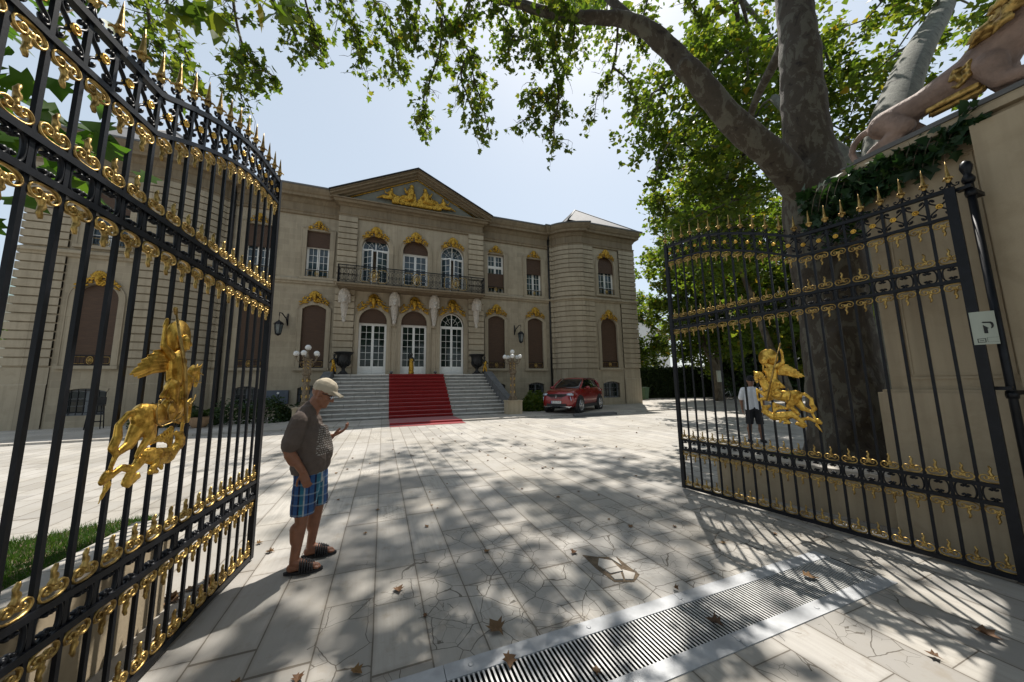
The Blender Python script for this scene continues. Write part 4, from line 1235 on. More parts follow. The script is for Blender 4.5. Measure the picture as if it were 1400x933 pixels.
# balcony
m = MB(); m.box(-2.68, 6.18, 20.92, 21.99, 7.56, 7.655); m.box(-2.60, 6.10, 21.02, 21.99, 7.46, 7.557); mpart('balcony_slab', m, MAT['cornice'])
m = MB(); m.mi = 0
def rail_run(m, p, q):
    p = Vector(p); q = Vector(q); d = q-p; L = d.length; ang = math.atan2(d.y, d.x); M_ = Matrix.Translation(p) @ Matrix.Rotation(ang, 4, 'Z')
    m.box(0, L, -.025, .025, 1.04, 1.08, M_); m.box(0, L, -.018, .018, .06, .085, M_); m.box(0, L, -.012, .012, .90, .918, M_)
    n = max(1, round(L/.44)); w = L/n
    for i in range(n):
        x0 = i*w; xc = x0+w/2
        m.box(x0-.012, x0+.012, -.014, .014, 0, 1.05, M_)
        for (cx_, cz_, r_) in ((xc, .30, .165), (xc, .68, .165)):
            m.tube([M_ @ Vector((cx_+r_*math.cos(a*PI/8), 0, cz_+r_*math.sin(a*PI/8))) for a in range(16)], .011, 4, closed=True)
        for s in (-1, 1):
            m.tube([M_ @ Vector((xc+s*x_, 0, z_)) for x_, z_ in ((.20,.10),(.08,.22),(.05,.36),(.13,.49),(.05,.62),(.08,.76),(.20,.88))], .011, 4)
            m.tube([M_ @ Vector((xc+s*(.13+.055*math.cos(a*PI/5)), 0, .49+.055*math.sin(a*PI/5))) for a in range(10)], .010, 4, closed=True)
        for k in range(3): m.tube([M_ @ Vector((xc+(k-1)*.14+.05*math.cos(a*PI/4), 0, .98+.04*math.sin(a*PI/4))) for a in range(8)], .008, 4, closed=True)
    m.box(L-.014, L+.014, -.016, .016, 0, 1.08, M_)
rail_run(m, (-2.62,20.98,7.655), (6.12,20.98,7.655)); rail_run(m, (-2.62,21.95,7.655), (-2.62,20.98,7.655)); rail_run(m, (6.12,20.98,7.655), (6.12,21.95,7.655))
balc = mpart('balcony_railing', m, MAT['iron'])
for x in (-.68, 1.75, 4.18):
    m = MB(); z = 7.655
    def q(px, pz): return (x+px, 20.94, z+pz)
    m.tube([q(.20*math.cos(a*PI/10), .52+.36*math.sin(a*PI/10)) for a in range(20)], .022, 6, closed=True)
    m.tube([q(.11*math.cos(a*PI/8), .52+.22*math.sin(a*PI/8)) for a in range(16)], .020, 6, closed=True)
    m.ball(q(0, .52), (.07,.03,.14), 8, 6)
    for s in (-1, 1):
        m.tube([q(s*.24,.12), q(s*.62,.12), q(s*.72,.22), q(s*.72,.80), q(s*.62,.90), q(s*.24,.90)], .015, 5)
        for k in range(4): m.tube([q(s*(.20+.02*k), .2+.2*k), q(s*(.30), .26+.2*k), q(s*.26, .33+.2*k)], .014, 5)
    m.build('medallion', MAT['gold_old'], mansion, (-CX, -22.0, 0))
# lion headed consoles under the balcony
m = MB()
def kc(a, b, ra, rb, n=10): m.cap(a, b, ra, rb, n)
kc((0,-.25,-.28), (0,-.22,-.75), .27, .24); kc((0,-.36,-.62), (0,-.42,-.80), .17, .13); kc((0,-.50,-.82), (0,-.52,-.88), .10, .09)
for s in (-1, 1):
    kc((s*.12,-.44,-.56), (s*.12,-.46,-.58), .06, .05); kc((s*.23,-.22,-.45), (s*.27,-.18,-.85), .11, .06); kc((s*.16,-.34,-.25), (s*.24,-.30,-.45), .11, .09)
    kc((s*.10,-.10,-1.0), (s*.06,-.08,-1.9), .13, .05)
kc((0,-.20,-.9), (0,-.10,-1.6), .20, .10); kc((0,-.08,-1.6), (0,-.06,-2.05), .11, .06); kc((0,-.12,-1.95), (0,-.12,-2.0), .10, .09)
kc((0,-.30,-.20), (0,-.36,-.36), .22, .16)
for k in range(20):
    a = R.uniform(0, 2*PI); kc((.22*math.cos(a), -.28+R.uniform(-.06,.1), -.5+.34*math.sin(a)), (.30*math.cos(a), -.24, -.52+.42*math.sin(a)), .07, .03, 7)
for k in range(7): kc((R.uniform(-.08,.08), -.22+.02*k, -1.0-.13*k), (R.uniform(-.14,.14), -.16, -1.1-.13*k), .07, .04, 7)
for i, x in enumerate((-2.29, .53, 2.97, 5.79)):
    if i == 0:
        o0 = organic('console', m, .02, MAT['carved'], mansion, 0, disp=(.04, .09)); o = o0
    else:
        o = link('console', o0.data, mansion)
    o.location = (x-CX, 21.98-22.0, 7.52)
# downpipes
for x in (11.70, 2*CX-11.70):
    m = MB(); m.tube([(x,22.38,.1),(x,22.38,12.75)], .06, 10); m.tube([(x,22.38,12.75),(x,22.1,13.2)], .06, 10)
    for z in (1.2,3.6,6.2,8.8,11.4): m.tube([(x,22.38,z),(x,22.38,z+.05)], .075, 10)
    mpart('downpipe', m, MAT['bronze'])

# terrace and stairs
m = MB(); m.box(-2.78, 6.28, 21.06, 22.02, 0, 2.348); mpart('terrace', m, MAT['marble'])
st = empty('staircase'); st.parent = mansion; st.location = (0, -1.5, 0)
NS = 12; RZ = 2.352/NS; TR = .28
for i in range(NS):
    hw = 4.30+.62*(1-i/(NS-1))**1.5
    m = MB(); yf = 17.9+i*TR
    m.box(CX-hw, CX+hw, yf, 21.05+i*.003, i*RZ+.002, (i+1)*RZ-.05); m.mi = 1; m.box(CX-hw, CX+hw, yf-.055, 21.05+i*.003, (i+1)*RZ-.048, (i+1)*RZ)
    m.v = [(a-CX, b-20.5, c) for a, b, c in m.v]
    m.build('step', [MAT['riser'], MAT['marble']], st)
for s in (-1, 1):
    m = MB()
    def sec(y, x0, x1, z): return [(CX+s*x0, y, 0), (CX+s*x1, y, 0), (CX+s*x1, y, z), (CX+s*x0, y, z)]
    S = [sec(21.4, 4.31, 4.75, 2.55), sec(20.7, 4.33, 4.77, 2.50), sec(19.5, 4.52, 4.94, 1.75), sec(18.4, 4.75, 5.12, 1.05), sec(17.9, 4.9, 5.28, .84)]
    vs = sum(S, []); fs = [(0,1,2,3), (16,19,18,17)]
    for i in range(4):
        a = i*4; b = a+4
        for j in range(4): fs.append((a+j, a+(j+1)%4, b+(j+1)%4, b+j))
    m.add(vs, fs); mpart('stair_cheek_wall', m, MAT['dark_stone'])
    m = MB(); m.box(CX+s*4.98-.40, CX+s*4.98+.40, 17.2, 17.92, .05, .74); m.box(CX+s*4.98-.43, CX+s*4.98+.43, 17.17, 17.95, .743, .80); mpart('stair_pier', m, MAT['render_wall'])

# red carpet
t = empty('red_carpet', (1.9, 18.0, 0), 0, 'red carpet running down the mansion front steps onto the court', 'carpet')
pts = [(14.9,.012),(15.62,.012),(15.65,.085)]
for i in range(NS): pts += [(17.9+i*TR-.012, i*RZ+.085 if i == 0 else i*RZ+.014), (17.9+i*TR-.012, (i+1)*RZ-.06), (17.9+i*TR-.072, (i+1)*RZ-.052), (17.9+i*TR-.074, (i+1)*RZ+.008), (17.9+i*TR-.06, (i+1)*RZ+.015)]
pts.append((21.55, NS*RZ+.014))
m = MB(); x0, x1 = .32, 3.48
for i in range(len(pts)-1):
    (ya, za), (yb, zb) = pts[i], pts[i+1]
    m.quad((x0,ya,za), (x1,ya,za), (x1,yb,zb), (x0,yb,zb))
    for xx in (x0, x1): m.quad((xx,ya,za), (xx,yb,zb), (xx,yb,zb-.012), (xx,ya,za-.012))
rel(m, t).build('runner', MAT['carpet'], t)
# ------------------------------------------------------------------ foliage tools
MAPLE = np.array([(0,0),(.16,.02),(.44,.10),(.30,.28),(.50,.52),(.24,.56),(.14,.74),(0,1.0),(-.14,.74),(-.24,.56),(-.50,.52),(-.30,.28),(-.44,.10),(-.16,.02)], float)
def leaf_template(kind):
    if kind == 'maple':
        p = MAPLE; n = len(p)
        v = [(x, y, .16*abs(x)-.10*y*y) for x, y in p] + [(0, .36, -.02)]
        f = [(i, (i+1) % n, n) for i in range(n)]
    elif kind == 'lobed':
        v = [(0,0,0),(.5,.22,.07),(.34,.55,.05),(0,1,-.10),(-.34,.55,.05),(-.5,.22,.07),(0,.38,-.02)]
        f = [(0,1,6),(1,2,6),(2,3,6),(3,4,6),(4,5,6),(5,0,6)]
    else:
        v = [(0,0,0),(.42,.48,.06),(0,1,-.08),(-.42,.48,.06)]
        f = [(0,1,2),(0,2,3)]
    return np.array(v, float), np.array(f, int)
def leaf_cloud(name, Pts, size, mat, parent, kind, seed, upbias=.75, hang=.5):
    rg = np.random.default_rng(seed)
    Pts = np.asarray(Pts, float); n = len(Pts)
    v, f = leaf_template(kind)
    nz = rg.normal(0, 1, (n, 3)); nz[:, 2] = np.abs(nz[:, 2])*.7+upbias; nz /= np.linalg.norm(nz, axis=1)[:, None]
    y = rg.normal(0, 1, (n, 3)); y[:, 2] -= hang; y -= nz*np.sum(nz*y, 1)[:, None]; y /= np.linalg.norm(y, axis=1)[:, None]
    x = np.cross(y, nz)
    s = size*rg.uniform(.55, 1.2, n)
    V = (v[None, :, 0, None]*x[:, None]+v[None, :, 1, None]*y[:, None]+v[None, :, 2, None]*nz[:, None])*s[:, None, None]+Pts[:, None]
    F = (f[None]+(np.arange(n)*len(v))[:, None, None]).reshape(-1, 3)
    return raw_mesh(name, V.reshape(-1, 3), F, mat, parent)

def catmull(pts, per=6):
    P = [Vector(p) for p in pts]; P = [P[0]*2-P[1]]+P+[P[-1]*2-P[-2]]
    out = []
    for i in range(1, len(P)-2):
        for k in range(per):
            t = k/per
            a, b, c, d = P[i-1], P[i], P[i+1], P[i+2]
            out.append(.5*((2*b)+(c-a)*t+(2*a-5*b+4*c-d)*t*t+(3*b-a-3*c+d)*t**3))
    out.append(P[-2]); return out
def limb_tube(m, pts, r0, r1, n=12, per=6, wob=.0, seed=0):
    q = catmull(pts, per); r_ = random.Random(seed); k = len(q)
    rs = [(r0+(r1-r0)*i/(k-1))*(1+r_.uniform(-wob, wob)) for i in range(k)]
    m.tube(q, rs, n); return q

def spray(m, path, r0, leaves, rg, ntw, tl, per_tw, droop=.55, jit=.07, t0=.15):
    """a hanging branch: side shoots, each with short twigs that end in a tuft of leaves; some twigs are bare"""
    q = limb_tube(m, path, r0, r0*.28, 6, 6, .05)
    k = len(q)
    for j in range(ntw):
        t = t0+(1-t0)*(j+rg.uniform(0, 1))/ntw
        i = min(k-2, int(t*(k-1)))
        p = q[i]; d = (q[min(i+1, k-1)]-q[max(i-1, 0)]).normalized()
        sd_ = Vector((rg.normal(), rg.normal(), rg.normal()*.6-.12)); sd_ = (sd_+d*.7).normalized()
        L = tl*rg.uniform(.4, 1.2)*(1.1-.45*t)
        pp = [p]; cur = Vector(p); dir_ = sd_.copy()
        for s in range(4):
            cur = cur+dir_*(L/4); pp.append(cur.copy()); dir_ = (dir_+Vector((rg.normal(0,.22), rg.normal(0,.22), -droop*.35+rg.normal(0,.15)))).normalized()
        m.tube(pp, [.007,.006,.005,.004,.002], 4)
        bare = rg.random() < .16
        for s in range(4):
            b0 = pp[1+s]; e = b0+Vector((rg.normal(), rg.normal(), rg.normal()-.5)).normalized()*rg.uniform(.06, .20)*(tl/.5)**.7
            m.tube([b0, b0.lerp(e, .5)+Vector((0,0,.012)), e], [.0035,.003,.0015], 3)
            if bare and s > 0: continue
            for _ in range(max(2, int(per_tw/4*rg.uniform(.4, 1.6)))):
                u = rg.uniform(.3, 1.1); c = b0.lerp(e, u)
                leaves.append((c.x+rg.normal(0, jit), c.y+rg.normal(0, jit), c.z+rg.normal(0, jit)-.02))

# ------------------------------------------------------------------ the big plane tree
SPR = {
'A' : [(0.5, 5.0, 8.42), (0.69, 5.0, 8.0), (0.93, 5.1, 7.8), (1.25, 5.1, 7.41), (1.31, 5.1, 7.01), (1.46, 5.0, 6.32), (1.55, 4.9, 5.72)] ,
'A2' : [(1.25, 5.1, 7.41), (1.07, 5.0, 6.88), (1.19, 5.0, 6.44), (1.32, 5.0, 6.07)] ,
'B' : [(0.74, 5.0, 7.81), (0.76, 5.3, 7.57), (0.6, 5.3, 6.87), (0.48, 5.3, 6.34), (0.6, 5.2, 5.76)] ,
'C' : [(2.99, 4.4, 8.15), (3.19, 4.8, 8.14), (3.22, 5.0, 8.05), (3.03, 5.2, 7.7), (2.85, 5.3, 7.2), (2.48, 5.3, 6.76), (2.05, 5.3, 6.33)] ,
'C2' : [(3.03, 5.2, 7.7), (3.1, 5.3, 7.23), (2.92, 5.2, 6.54), (2.98, 5.2, 6.13)] ,
'C3' : [(2.85, 5.3, 7.2), (2.72, 5.4, 7.52), (2.37, 5.4, 6.93)] ,
'D' : [(3.66, 4.1, 7.96), (4.17, 4.8, 8.2), (4.14, 5.0, 7.88), (3.83, 5.0, 7.36), (3.71, 5.0, 6.72)] ,
'D2' : [(4.17, 4.9, 8.01), (4.7, 5.1, 8.09), (4.87, 5.1, 7.7), (4.93, 5.1, 7.46)] ,
'E1' : [(-1.16, 5.5, 8.49), (-0.81, 5.5, 7.94), (-0.57, 5.5, 7.48), (-0.48, 5.4, 6.79)] ,
'E2' : [(-0.84, 5.5, 8.65), (-0.24, 5.4, 8.07), (0.01, 5.4, 7.46), (0.09, 5.3, 6.76)] ,
'E3' : [(-1.49, 5.6, 8.46), (-1.35, 5.6, 7.82), (-1.17, 5.6, 7.35), (-1.07, 5.5, 6.81)] ,
'F1' : [(-2.22, 5.3, 7.56), (-2.17, 5.3, 7.1), (-2.05, 5.3, 6.6), (-1.9, 5.3, 6.36), (-1.71, 5.3, 6.22), (-1.57, 5.3, 6.06)] ,
'F2' : [(-2.03, 5.3, 6.55), (-2.02, 5.3, 6.2), (-2.04, 5.3, 5.96), (-1.98, 5.3, 5.69)] ,
'F3' : [(-3.07, 5.2, 7.02), (-3.0, 5.2, 6.5), (-2.93, 5.2, 6.2), (-2.79, 5.2, 5.98), (-2.65, 5.2, 5.66)] ,
'F4' : [(-3.11, 5.6, 7.53), (-3.01, 5.6, 6.97), (-2.83, 5.6, 6.56), (-2.7, 5.6, 6.25), (-2.58, 5.6, 6.08)] ,
'F5' : [(-1.85, 5.5, 8.14), (-1.67, 5.5, 7.63), (-1.5, 5.5, 7.24), (-1.3, 5.4, 6.75)] ,
'G1' : [(2.02, 5.0, 8.91), (2.36, 5.1, 8.7), (2.55, 5.2, 8.24), (2.62, 5.2, 7.86)] ,
'G2' : [(1.34, 4.6, 8.37), (1.66, 4.8, 8.19), (1.93, 4.8, 7.79), (1.79, 4.8, 7.22)] ,
'G3' : [(5.04, 4.6, 9.98), (4.77, 4.6, 9.15), (4.54, 4.6, 8.63), (4.7, 4.6, 8.27)] ,
'G4' : [(5.9, 4.6, 10.39), (6.28, 4.6, 9.9), (6.47, 4.6, 9.6)] ,
'G5' : [(0.19, 4.7, 7.94), (0.15, 4.8, 7.52), (0.22, 4.8, 7.15), (0.33, 4.8, 6.81)] ,
'G6' : [(2.61, 4.4, 8.57), (2.74, 4.4, 8.19), (2.62, 4.6, 7.85), (2.81, 4.7, 7.5)] ,
'G7' : [(1.12, 4.7, 8.39), (1.14, 4.8, 8.03), (0.96, 4.8, 7.6)] ,
}
HS = {
'H1' : [(19.38, 10.0, 18.2), (15.65, 9.6, 16.1), (12.41, 9.2, 13.2), (10.74, 9.0, 11.24), (9.68, 9.0, 9.89)] ,
'H2' : [(18.76, 9.5, 14.57), (15.66, 9.3, 12.41), (12.86, 9.0, 10.3), (10.93, 9.0, 9.4)] ,
'H4' : [(16.8, 9.0, 19.15), (14.07, 9.0, 17.61), (12.26, 9.0, 15.78), (11.09, 9.0, 14.47)] ,
'H5' : [(20.03, 9.5, 19.73), (17.44, 9.5, 18.28), (15.8, 9.5, 18.07)] ,
'H7' : [(15.34, 10.0, 13.6), (12.55, 9.5, 11.4), (10.76, 9.5, 11.95), (9.75, 9.5, 11.34)] ,
'H8' : [(14.69, 10.0, 9.01), (12.22, 9.5, 8.67), (10.4, 9.5, 8.35), (9.71, 9.5, 8.83)] ,
'H3' : [(13.91, 7.0, 9.41), (11.9, 7.0, 8.13), (10.01, 7.0, 7.25), (8.52, 7.0, 6.5), (7.88, 7.0, 5.94)] ,
'H6' : [(14.11, 8.0, 7.03), (12.1, 8.0, 7.31), (10.16, 8.0, 6.46), (9.09, 8.0, 5.8)] ,
}
SH2 = [(7.7, 21.8, 28.0), (8.3, 19.4, 28.2), (10.9, 21.7, 30.3), (10.5, 20.1, 27.4), (11.6, 21.9, 29.4), (12.7, 22.5, 29.9), (13.0, 21.3, 27.8), (9.9, 17.7, 27.2), (10.5, 18.4, 28.1), (11.4, 19.3, 29.6), (11.6, 19.2, 29.2), (11.2, 18.0, 27.6), (10.6, 18.1, 28.7), (11.3, 17.4, 29.7), (8.8, 13.9, 22.7), (9.1, 13.8, 23.5), (11.5, 17.6, 30.9), (11.0, 17.2, 29.7), (11.1, 18.0, 28.6), (8.5, 13.0, 21.7), (9.0, 13.1, 22.4), (9.3, 13.4, 23.0), (12.4, 17.7, 30.6), (12.6, 18.2, 30.1), (12.6, 17.2, 28.3), (10.0, 14.6, 24.7), (9.6, 13.6, 22.9), (9.3, 13.5, 23.8), (8.5, 12.3, 21.4), (8.7, 12.2, 21.4), (6.5, 9.2, 15.0), (9.9, 13.6, 24.5), (9.0, 13.4, 23.7), (7.0, 10.8, 18.2), (6.6, 10.2, 17.2), (6.2, 9.4, 16.0), (8.1, 13.7, 23.1), (8.1, 13.6, 23.4), (6.2, 11.2, 18.3), (5.3, 10.2, 16.2), (6.1, 10.8, 18.5), (5.5, 10.1, 17.1), (5.9, 10.5, 18.1), (6.1, 9.8, 16.5), (6.3, 10.1, 17.5), (13.2, 16.8, 28.4), (14.6, 18.3, 29.1), (15.0, 18.3, 27.9), (14.8, 17.5, 27.4), (12.6, 16.3, 27.2), (13.5, 17.1, 29.8), (13.4, 16.4, 28.8), (13.8, 16.7, 30.6), (11.4, 13.6, 24.3), (13.7, 16.5, 28.5), (14.7, 20.3, 30.9), (15.4, 20.8, 29.4), (7.8, 10.2, 17.8), (9.9, 12.4, 22.6), (7.0, 8.8, 15.0), (9.7, 17.3, 27.7), (9.8, 18.5, 27.7), (14.2, 16.4, 29.4), (10.5, 12.1, 21.5)]
rg = np.random.default_rng(21)
TX, TY = 6.9, 3.2
tree = empty('plane_tree', (TX, TY, .40), 0, 'huge mottled plane tree with a limb arching over the court beside the gate pier', 'tree')
def tm(name, mb, mat): return rel(mb, tree).build(name, mat, tree)
def trel(P): return np.asarray(P, float)-np.array([TX, TY, .40])
m = MB()
m.cap((TX,TY,.2), (TX,TY,.9), .66, .50, 16)
m.cap((TX,TY,.9), (TX+.02,TY,2.6), .50, .455, 16); m.cap((TX+.02,TY,2.6), (TX-.02,TY,4.5), .455, .50, 16); m.cap((TX-.02,TY,4.5), (TX+.02,TY,5.3), .50, .40, 16)
for k in range(8):
    a = k*.8; m.cap((TX+.5*math.cos(a), TY+.5*math.sin(a), .30), (TX+.36*math.cos(a), TY+.36*math.sin(a), .85), .20, .16, 8)
for (a, z, r_) in ((-2.4,1.1,.16),(-2.8,.75,.2),(-2.1,1.6,.12),(-2.7,2.2,.10),(3.0,3.3,.11)):
    m.cap((TX+.40*math.cos(a), TY+.40*math.sin(a), z), (TX+.44*math.cos(a), TY+.44*math.sin(a), z+.15), r_, r_*.8, 8)
limb = [(TX-.1,TY,4.6),(6.42, 3.25, 5.0),(5.82, 3.2, 5.31),(5.09, 3.3, 5.79),(4.63, 3.5, 6.61),(4.25, 3.75, 7.38),(3.81, 4.0, 7.91),(3.12, 4.3, 8.02)]
q = catmull(limb, 3)
for i in range(len(q)-1):
    r0 = .265-.165*i/len(q); m.cap(q[i], q[i+1], r0, r0-.006, 12)
m.cap((4.5,3.55,6.75), (4.35,3.45,6.70), .13, .09, 8); m.cap((5.0,3.3,6.0), (4.9,3.2,5.9), .14, .07, 8)
stems = [[(TX,TY,5.0),(TX-.02,TY,6.4),(TX+.25,TY+.05,8.5),(TX+.6,TY+.3,11),(TX+1.2,TY+1.2,15)]]
q = catmull(stems[0], 4)
for i in range(len(q)-1):
    r0 = .365-.16*i/len(q); m.cap(q[i], q[i+1], r0, r0-.008, 14)
tr = organic('trunk', rel(m, tree), .045, MAT['bark'], tree, 3, disp=(.05, .35))
m = MB()
limb_tube(m, [(3.12,4.3,8.02),(2.47,4.7,8.35),(1.92,5.1,8.9),(.9,5.1,9.0),(-.2,5.3,9.2),(-1.5,5.4,9.0),(-2.7,5.35,8.3),(-3.1,5.25,7.0)], .095, .022, 10)
limb_tube(m, [(2.47,4.7,8.35),(1.5,4.9,8.45),(.6,5.0,8.6)], .06, .03, 8)
limb_tube(m, [(4.25,3.75,7.38),(4.0,4.2,8.3),(3.6,4.9,10),(3.4,6,13)], .10, .04, 8)
limb_tube(m, [(7.9,4.0,13),(7.6,6.5,17),(8.2,9.5,21),(9.5,13,26)], .22, .06, 8)
limb_tube(m, [(7.6,6.5,17),(6.4,9,18),(5.6,11,18)], .12, .04, 8)
limb_tube(m, [(8.2,9.5,21),(10.5,12,23),(12.5,15,25)], .10, .04, 8)
limb_tube(m, [(7.5,3.9,11),(8.6,5,12.4),(10.5,6,13)], .12, .04, 8)
limb_tube(m, [(7.7,4.0,12.5),(11,6.6,15.5),(16.8,9,19.1),(20,9.8,19.5)], .16, .04, 8)
limb_tube(m, [(11,6.6,15.5),(14.5,8.4,13.9),(18.9,9.5,14.5)], .09, .03, 8)
limb_tube(m, [(7.3,3.4,8.5),(10,6,9.3),(14.3,9.3,9.2)], .13, .035, 8)
leaves = []
for k, pth in SPR.items():
    n = {'A': 36, 'B': 24, 'C': 30, 'E1': 24, 'E2': 26, 'E3': 18, 'G6': 26, 'G1': 26, 'G2': 24}.get(k, 15)
    spray(m, pth, .022, leaves, rg, n, .50, 17, droop=.9, jit=.035, t0=.02)
leaves2 = []
for k, pth in HS.items():
    spray(m, pth, .045, leaves2, rg, 60, 1.15, 17, droop=.6, jit=.09, t0=.05)
tm('limb', m, MAT['bark'])
leaf_cloud('crown', trel(leaves), .098, MAT['leaf'], tree, 'maple', 5)
leaf_cloud('side_crown', trel(leaves2), .18, MAT['leaf'], tree, 'maple', 7)
# upper crown of the same tree
hl = []
for j_, p in enumerate(SH2):
    if p[2] < 26 and j_ % 5 < 2: continue
    n = int((64 if p[2] > 26 else 30)*rg.uniform(.6, 1.3)); s = rg.uniform(.3, .6)
    hl.append(np.array(p)+rg.normal(0, 1, (n, 3))*np.array([s, s, s*1.2]))
for k in range(5):
    c = np.array([rg.uniform(8, 13), rg.uniform(3, 10), rg.uniform(16, 24)])
    hl.append(c+rg.normal(0, .7, (60, 3)))
leaf_cloud('upper_crown', trel(np.concatenate(hl)), .26, MAT['leaf'], tree, 'lobed', 6)

# second leaning stem behind the pier
def tree_simple(name, base, stems, clusters, leafsize, nleaf, sig, label, cat, group, barkm, leafm, seed, kind='lobed'):
    t = empty(name, base, 0, label, cat, group)
    r_ = np.random.default_rng(seed)
    m = MB()
    for pts, r0, r1 in stems: limb_tube(m, [Vector(p)-Vector(base) for p in pts], r0, r1, 12, 5, 0, seed)
    C_ = [np.asarray(c, float) for c in clusters]
    nodes = [Vector(p) for pts, _, _ in stems for p in catmull(pts, 4)[4:]]
    rest = sorted([Vector(c) for c in C_], key=lambda c: min((c-q).length for q in nodes))
    for c in rest:
        # each leaf mass hangs on the nearest stem point or an inner mass
        s = min(nodes, key=lambda q: (c-q).length); mid = s.lerp(c, .5)+Vector((0,0,.12*(c-s).length))
        m.tube([s-Vector(base), mid-Vector(base), c-Vector(base)], [.055,.038,.018], 5); nodes += [mid, c]
    m.build('trunk', barkm, t)
    P = []
    for c in C_:
        k = 3 + int(r_.integers(0, 4))
        for j in range(k):
            cc = c+r_.normal(0, sig, 3); P.append(cc+r_.normal(0, sig*.42, (max(4, nleaf//k), 3)))
    leaf_cloud('crown', np.concatenate(P)-np.array(base), leafsize, leafm, t, kind, seed+1)
    return t
def blob_clusters(c, r, n, seed, hollow=.35):
    r_ = np.random.default_rng(seed); out = []
    while len(out) < n:
        v = r_.uniform(-1, 1, 3)
        if hollow < np.linalg.norm(v) < 1: out.append(np.array(c)+v*np.array(r))
    return out
tree_simple('plane_tree', (9.4,3.2,0), [([(9.4,3.2,0),(9.6,3.25,4),(10.2,3.4,6.5),(12.28,3.7,8.94),(14.6,3.9,11.3),(17.5,4.1,14),(21,4.4,17.5),(26,4.7,22)], .50, .24), ([(9.9,3.3,5.5),(10.3,4.4,7.5),(10.6,5.6,10)], .26, .1)],
    blob_clusters((14,8.5,11), (5.5,3.5,4.5), 85, 31) + blob_clusters((17,5.5,15), (4,3,4), 30, 32), .20, 190, .50,
    'pale barked plane tree leaning away to the right behind the lion pier', 'tree', None, MAT['bark3'], MAT['leaf_bg'], 33)
# background trees on the right
BGT = [((27,21,0), [([(27,21,0),(26.9,21,2.5),(25.6,21,5.5),(24.6,20.5,9)], .34, .14), ([(27,21,1.6),(27.3,21,5),(27.8,21.3,10)], .30, .12), ([(27.1,21.2,1.4),(28.4,21.3,5),(29.6,21.5,8.5)], .22, .1)], (26.5,20.5,9.6), (5.5,4.5,6.4), 125, 'two stemmed garden tree with a notice box on its trunk, right of the car'),
       ((27.5,33,0), [([(27.5,33,0),(27.5,33,6),(27.7,33,11)], .3, .12)], (28,33,7.6), (5.0,4,5.4), 80, 'rounded garden tree right beside the corner of the mansion'),
       ((38,26,0), [([(38,26,0),(38,26,6),(38,26,12)], .35, .12)], (38,26,8.0), (8,6,7.5), 125, 'dark garden tree beyond the hedge, behind the bare armed man'),
       ((24,11.5,0), [([(24,11.5,0),(23.8,11.5,4),(23.5,11.5,10)], .3, .12)], (23.5,11.5,7.4), (5,3.5,5.2), 95, 'garden tree seen through the right gate leaf, nearest the plane trunk'),
       ((46,18,0), [([(46,18,0),(46,18,6),(46,18,10)], .35, .12)], (46,18,7.0), (7,8,7.0), 120, 'broad garden tree at the far right seen behind the thick plane trunk'),
       ((33,22.5,0), [([(33,22.5,0),(33,22.5,3)], .2, .1)], (33,22.5,3.6), (4.5,1.6,3.0), 60, 'bushy small garden tree growing up against the hedge'),
       ((18,12.5,0), [([(19.5,11,0),(19,12,5),(18,12.5,10)], .22, .1)], (17,12.5,9.8), (3.0,2.6,2.6), 34, 'slender tree with loose foliage just under the arching limb')]
for i, (b, st_, c, r, n, lab) in enumerate(BGT):
    b = st_[0][0][0]
    tree_simple('garden_tree', b, st_, blob_clusters(c, r, n, 40+i, .2), .34 if i != 6 else .24, 200, .62, lab, 'tree', 'garden trees behind the right gate leaf', MAT['bark2'], MAT['leaf_bg'] if i in (0, 1, 3, 6) else MAT['leaf_dark'], 60+i, 'diamond' if i in (1, 2) else 'lobed')
# left trees
for i, (b, c, r, n, lab) in enumerate([((-24,27,0), (-24,27,4.6), (3.6,3,3.4), 50, 'bright green tree at the far left beside the mansion corner'), ((-33,34,0), (-33,34,7), (6,5,5.5), 55, 'larger dark tree farther back at the far left')]):
    tree_simple('garden_tree', b, [([b, (b[0],b[1],2.5), (b[0]+.2,b[1],6)], .25, .1)], blob_clusters(c, r, n, 80+i, .3), .32, 190, .55, lab, 'tree', 'trees left of the mansion', MAT['bark2'], MAT['leaf_bg'] if i == 0 else MAT['leaf_dark'], 85+i, 'diamond')
# unseen trees added outside the gate to cut sky light and darken the window panes
for i, (b, c, r, n, lab) in enumerate([((-9,-6,0), (-8,-3.2,11.5), (7.5,5.0,6.0), 150, 'unseen tree added outside the gateway on the left to cut sky light'), ((1.5,-9,0), (1.5,-5.2,12), (6,5,6), 140, 'unseen tree added outside the middle of the gateway to cut sky light'), ((12,-8,0), (11,-4.5,12.5), (7,5.5,6), 140, 'unseen tree added outside the gateway on the right to cut sky light')]):
    tree_simple('unseen_shade_tree', b, [([b, (b[0]+.1,b[1],4), (b[0]+.4,b[1]+.8,9)], .38, .16)], blob_clusters(c, r, n, 120+i, .1), .42, 170, .75, lab, 'tree', 'unseen trees added to cut sky light', MAT['bark'], MAT['leaf_dark'], 130+i, 'diamond')
# hedge
t = empty('hedge', (34,27,0), rad(-14), 'tall dark clipped hedge closing the court on the right', 'hedge')
m = MB(); m.box(-11.5, 22, -.33, .33, 0, 3.1); m.build('twigs', MAT['leaf_dark'], t)
r_ = np.random.default_rng(9); n = 42000
P = np.stack([r_.uniform(-11.6, 22, n), r_.choice([-1, 1], n)*r_.uniform(.36, .62, n), r_.uniform(.05, 3.3, n)], 1); P[:, 2] += .12*np.sin(P[:, 0]*1.7)
top = r_.random(n) < .2; P[top, 2] = 3.1+r_.normal(0, .08, top.sum()); P[top, 1] = r_.uniform(-.5, .5, top.sum())
leaf_cloud('foliage', P, .20, MAT['leaf_dark'], t, 'diamond', 10, .2)
